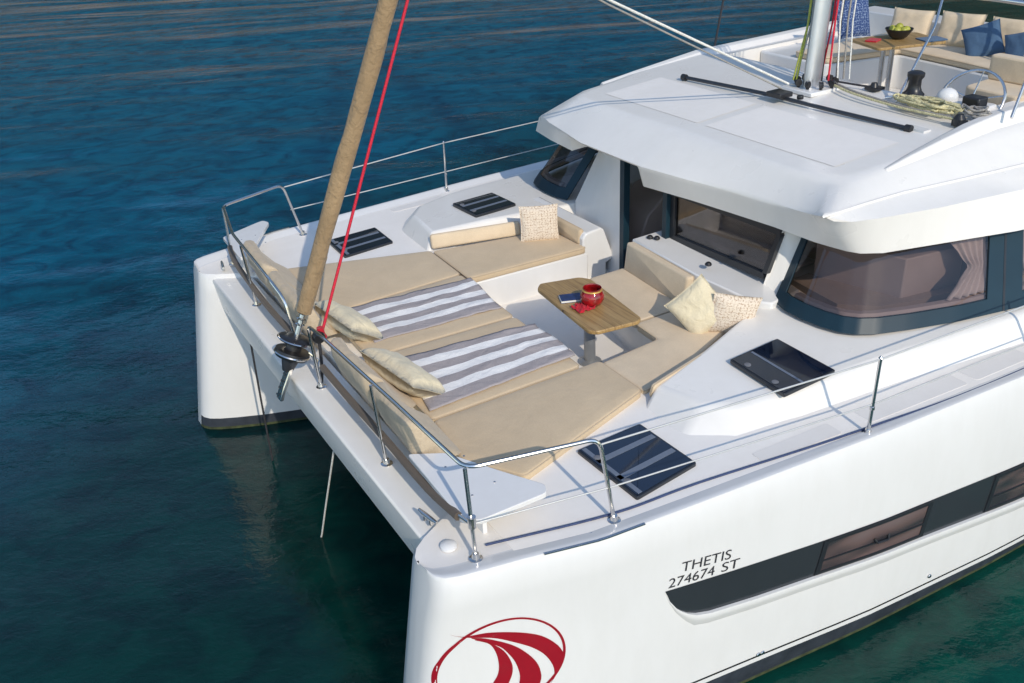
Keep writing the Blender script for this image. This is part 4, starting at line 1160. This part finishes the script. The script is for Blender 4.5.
slab('back_cushion', 'long pale back cushion leaning on the far trunk above the starboard bench', (3.26, 1.42, 1.905), (-1.0, .245, .0), (.0, .34, 1), 1.02, .155, .05, 'sand_light')
slab('back_cushion', 'short sand back cushion against the raised arm of the starboard bench', (3.60, .80, 1.905), (0, 1, 0), (.10, 0, 1), .66, .165, .06, 'sand')
slab('back_cushion', 'tall pale back cushion along the aft bench in front of the windscreen', (3.53, -1.02, 1.90), (.07, 1, 0), (.12, 0, 1), 1.02, .30, .09, 'sand_light')
slab('back_cushion', 'low sand back cushion lining the near trunk edge beside the near bench', (2.30, -2.06, 1.90), (.97, .24, 0), (.0, -.25, 1), 1.10, .13, .04, 'sand_light')

# scatter pillows
tag(pillow('square_pillow', (3.36, 1.20, 2.09), (.90, -.42, 0), (.10, .18, 1), .43, .40, .13, MAT['pattern'], 3), 'square woven check pillow in the corner of the far starboard bench', 'pillow')
tag(pillow('square_pillow', (3.37, -1.42, 2.10), (.62, -.40, .70), (-.25, .62, .85), .44, .44, .18, MAT['cream'], 4), 'plain cream square pillow on the near bench, left of the woven pillow', 'pillow')
tag(pillow('square_pillow', (3.58, -1.62, 2.06), (.85, -.42, -.20), (.30, -.25, 1), .44, .40, .13, MAT['pattern'], 5), 'square woven check pillow on the near bench beside the plain cream pillow', 'pillow')

# ------------------------------------------------------------------ table and what stands on it
TB = (2.645, -.775, 1.50)
tb = empty('cockpit_table', TB)
tag(tb, 'teak topped cockpit table on a grey pedestal between sunbed and benches', 'table')
P = [(2.44, -.22), (2.52, -.14), (2.90, -.24), (2.965, -.34), (2.855, -1.26), (2.80, -1.30), (2.40, -1.25), (2.345, -1.19)]
m = MB(); m.prism(roundpoly(P, .03, 3), 2.062, 2.10); o = m.build('tabletop', MAT['teak'], None, bevel=.008, loc=(TB[0], TB[1], 2.08)); o.parent = tb; o.location = (0, 0, .58)
m = MB(); m.tube([(0, 0, .0), (0, 0, .56)], [.055, .05], 18); m.build('pedestal', MAT['grey_pvc'], tb)
m = MB(); m.lathe([(.11, .0), (.11, .012), (.06, .03)], (0, 0, 0), 20); m.build('pedestal_base', MAT['grey_pvc'], tb)
m = MB(); m.box(-.18, .18, -.30, .30, .535, .561); m.build('table_bracket', MAT['grey_pvc'], tb)

pot = empty('red_glass_pot', (2.66, -.80, 2.101))
tag(pot, 'round red glass pot with a gold rim on the teak table', 'pot')
m = MB(); m.lathe([(.05, 0), (.085, .015), (.107, .06), (.108, .10), (.090, .135), (.078, .150), (.084, .168), (.080, .168), (.072, .150), (.085, .12), (.095, .07), (.05, .02)], (0, 0, 0), 32)
m.build('bowl', MAT['red_glass'], pot, ang=60)
m = MB(); m.tube([(.083*math.cos(2*math.pi*k/32), .083*math.sin(2*math.pi*k/32), .148) for k in range(32)], .009, 8, closed=True); m.build('rim', MAT['gold'], pot)
bk = empty('book', (2.56, -.60, 2.101)); bk.rotation_euler = (0, 0, R(-22))
tag(bk, 'navy covered book lying by the red pot on the teak table', 'book')
m = MB(); m.box(-.098, .094, -.065, .065, .003, .022); m.build('pages', MAT['paper'], bk)
m = MB(); m.box(-.095, .10, -.068, .068, .022, .026); m.box(-.10, .10, -.068, .068, 0, .003); m.box(.096, .10, -.068, .068, .003, .022); m.build('cover', MAT['navy_cover'], bk)
m = MB(); vs = []; N = 16
for i in range(N+1):
    for j in range(N+1):
        u, v = i/N-.5, j/N-.5
        vs.append((2.545+u*.17+.02*mnoise.noise((v*5, 1, 2)), -.815+v*.16+.02*mnoise.noise((u*5, 4, 2)), 2.108+.05*max(0, mnoise.noise((u*7+3, v*7, 1)))+.035*max(0, .5-2*math.hypot(u, v))))
m.add(vs, [[i*(N+1)+j, (i+1)*(N+1)+j, (i+1)*(N+1)+j+1, i*(N+1)+j+1] for i in range(N) for j in range(N)])
cl = tag(m.build('napkin', MAT['red_cloth'], loc=(2.545, -.815, 2.105)), 'crumpled red cloth on the teak table in front of the book', 'cloth')
md = cl.modifiers.new('thickness', 'SOLIDIFY'); md.thickness = .005

# ------------------------------------------------------------------ saloon furniture behind the windows
m = MB(); m.prism([(4.62, -1.55), (4.86, -2.34), (5.50, -2.44), (5.45, -1.60)], 1.36, 2.50)
tag(m.build('saloon_cabinet', MAT['cabin_in'], bevel=.012, loc=(5.0, -2.0, 1.36)), 'beige box cabinet inside the near side window', 'cabinet')
m = MB(); m.prism([(4.40, -1.5), (4.34, -2.1), (4.60, -2.34), (4.9, -2.44), (5.6, -2.56), (7.5, -2.72), (7.5, -2.2), (4.9, -2.0), (4.62, -1.5)], 1.36, 2.13)
tag(m.build('saloon_counter', MAT['cabin_sofa'], loc=(5, -2.2, 1.36)), 'low beige counter running along inside the near side window', 'counter')
m = MB(); m.box(6.2, 8.2, -2.2, -1.5, 1.36, 1.75); m.box(6.2, 8.2, -2.35, -2.2, 1.36, 2.3)
tag(m.build('saloon_sofa', MAT['cabin_sofa'], bevel=.03, loc=(7, -2, 1.36)), 'beige saloon sofa behind the aft side window', 'sofa')
m = MB(); m.prism_y([(4.36, 1.36), (4.36, 1.72), (4.50, 2.05), (4.75, 2.25), (5.7, 2.5), (5.75, 1.36)], .74, 1.3)
tag(m.build('saloon_steps', MAT['cabin_in'], bevel=.02, loc=(5.5, .6, 1.36)), 'tan curved cabinet seen through the open cabin door', 'cabinet')
m = MB(); m.box(5.3, 7.2, -1.1, .1, 1.36, 2.25); m.box(5.25, 7.25, -1.15, .15, 2.25, 2.30)
tag(m.build('galley_counter', MAT['cabin_wood'], bevel=.01, loc=(6.2, -.5, 1.36)), 'dark wood galley counter behind the front window', 'counter')
def curtain(label, i0, i1, flip=1, tie=.45):
    m = MB(); rings = []; K = 40
    for j in range(19):
        t = .17+.68*j/18; zz = abs(t-tie)
        w = .35+.65*min(1, (zz/.38))**.8
        rg = []
        for k in range(K+1):
            u = k/K; c = i1
            i = c-(i1-i0)*u*w*(1 if t < .9 else 1)
            p = Vector(ringpt(i, t, -.055+.022*math.sin(u*math.pi*9+2*j*.12), 1)); rg.append(p)
        rings.append(rg)
    m.loft(rings, closed=False)
    o = m.build('window_curtain', MAT['curtain'], ang=80, loc=(5.2, -2.6, 2.2))
    md = o.modifiers.new('thickness', 'SOLIDIFY'); md.thickness = .004
    return tag(o, label, 'curtain', 'curtains inside the near side windows')
curtain('tied back pale curtain at the aft end of the near side window', 7.6, 8.8)
curtain('pale curtain at the frame edge of the window right of the divider', 9.95, 10.35, tie=.15)

# ------------------------------------------------------------------ flybridge things
tag(cushion('flybridge_cushion', [(7.68, -1.70), (7.86, -.4), (7.94, .44), (6.97, .64), (6.97, 1.15), (8.6, 1.15), (8.6, -1.70)], 3.34, 3.42, MAT['sand_light'], r=.025), 'curved pale cushion along the flybridge bench', 'cushion')
ft = empty('flybridge_table', (7.35, .02, 2.96)); ft.rotation_euler = (0, 0, R(-17))
tag(ft, 'pale wooden table on the flybridge holding the fruit bowl', 'table')
m = MB(); m.prism(roundpoly([(-.42, -.29), (.42, -.29), (.42, .29), (-.42, .29)], .06), .66, .69); m.build('tabletop', MAT['teak'], ft, bevel=.006)
for y in (-.07, .09):
    m = MB(); m.tube([(-.10, y, 0), (-.10, y, .66)], .028, 12); m.build('leg', MAT['steel'], ft)
fbw = empty('fruit_bowl', (7.40, .06, 3.652)); tag(fbw, 'dark bowl of green apples on the flybridge table', 'bowl')
m = MB(); m.lathe([(.05, 0), (.09, .02), (.14, .09), (.15, .11), (.14, .11), (.08, .035), (.02, .02)], (0, 0, 0), 24); m.build('bowl', MAT['black'], fbw)
for k in range(7):
    a = k*.9; rr_ = .075 if k else 0
    m = MB(); m.sphere((rr_*math.cos(a*1.0), rr_*math.sin(a*1.0), .095+(.03 if k == 0 else 0)), .042, n=8); m.build('apple', MAT['green_fruit'], fbw)
m = MB(); m.box(-.13, .13, -.10, .10, 0, .012)
o = tag(m.build('blue_mat', MAT['blue_fab']), 'blue place mat on the flybridge table beside the fruit bowl', 'place mat'); o.location = (7.60, -.22, 3.652); o.rotation_euler = (0, 0, R(-17))
m = MB(); m.box(-.08, .08, -.06, .06, 0, .015)
o = tag(m.build('pink_napkin', MAT['red_cloth']), 'small red cloth at the edge of the flybridge table', 'cloth'); o.location = (7.12, .16, 3.652); o.rotation_euler = (0, 0, R(20))
FP = [((8.28, .60, 3.60), .52, .40, 'sand_light', 'pale square pillow on the flybridge bench, right behind the fruit bowl'),
      ((8.46, .06, 3.60), .52, .40, 'sand_light', 'pale square pillow in the middle of the flybridge bench'),
      ((8.52, -.55, 3.60), .52, .40, 'sand_light', 'pale square pillow at the near end of the flybridge bench row'),]
for i, (c, w, h, mt, lb) in enumerate(FP):
    tag(pillow('bench_pillow', c, (.18, -1, 0), (.35, .05, 1), w, h, .16, MAT[mt], 10+i), lb, 'pillow', 'pillows on the flybridge bench')
tag(pillow('bench_pillow', (8.22, -.42, 3.58), (.5, -.8, .35), (.35, .25, 1), .40, .38, .14, MAT['blue_fab'], 20), 'plain navy pillow leaning on the pale pillows of the flybridge bench', 'pillow', 'pillows on the flybridge bench')
tag(pillow('bench_pillow', (8.20, -.92, 3.57), (.2, -.9, .3), (.35, .2, 1), .40, .38, .14, MAT['blue_fab'], 21), 'navy pillow nearest the helm end of the flybridge bench', 'pillow', 'pillows on the flybridge bench')
tag(pillow('bench_pillow', (7.95, 1.18, 3.66), (1, -.25, 0), (.1, .3, 1), .46, .46, .14, MAT['damask'], 22), 'blue patterned pillow at the far end of the flybridge bench', 'pillow', 'pillows on the flybridge bench')
m = MB(); m.prism(roundpoly([(6.95, -1.75), (6.95, -1.15), (7.5, -1.1), (7.5, -1.75)], .08), 2.96, 3.42); m.prism(roundpoly([(7.36, -1.75), (7.36, -1.1), (7.52, -1.1), (7.52, -1.75)], .05), 3.42, 3.66)
tag(m.build('helm_seat', MAT['sand_light'], bevel=.03, loc=(7.2, -1.45, 2.96)), 'pale upholstered helm seat behind the steering wheel', 'seat')

def coil(label, name, c, n, r0, r1, mat, seed, sp=(1, 1)):
    rnd = random.Random(seed); pts = []
    for k in range(n*14):
        a = 2*math.pi*k/14; rr = r0+(r1-r0)*rnd.random()
        pts.append((c[0]+sp[0]*rr*math.cos(a)+rnd.uniform(-.02, .02)*1.5, c[1]+sp[1]*rr*math.sin(a), c[2]+.03*rnd.random()+.012*(k/14 % 4)))
    m = MB(); m.tube(bez(pts, 3), .011, 6)
    return tag(m.build(name, MAT[mat], ang=80), label, 'rope')
coil('untidy heap of yellow rope coiled on the roof beside the helm', 'rope_coil', (6.15, -1.38, 3.385), 13, .06, .17, 'yellow_rope', 3, (.85, 2.5))
coil('heap of grey rope at the foot of the near bimini pole', 'rope_coil', (6.20, -1.82, 3.40), 5, .05, .11, 'grey_rope', 5, (.9, 1.5))
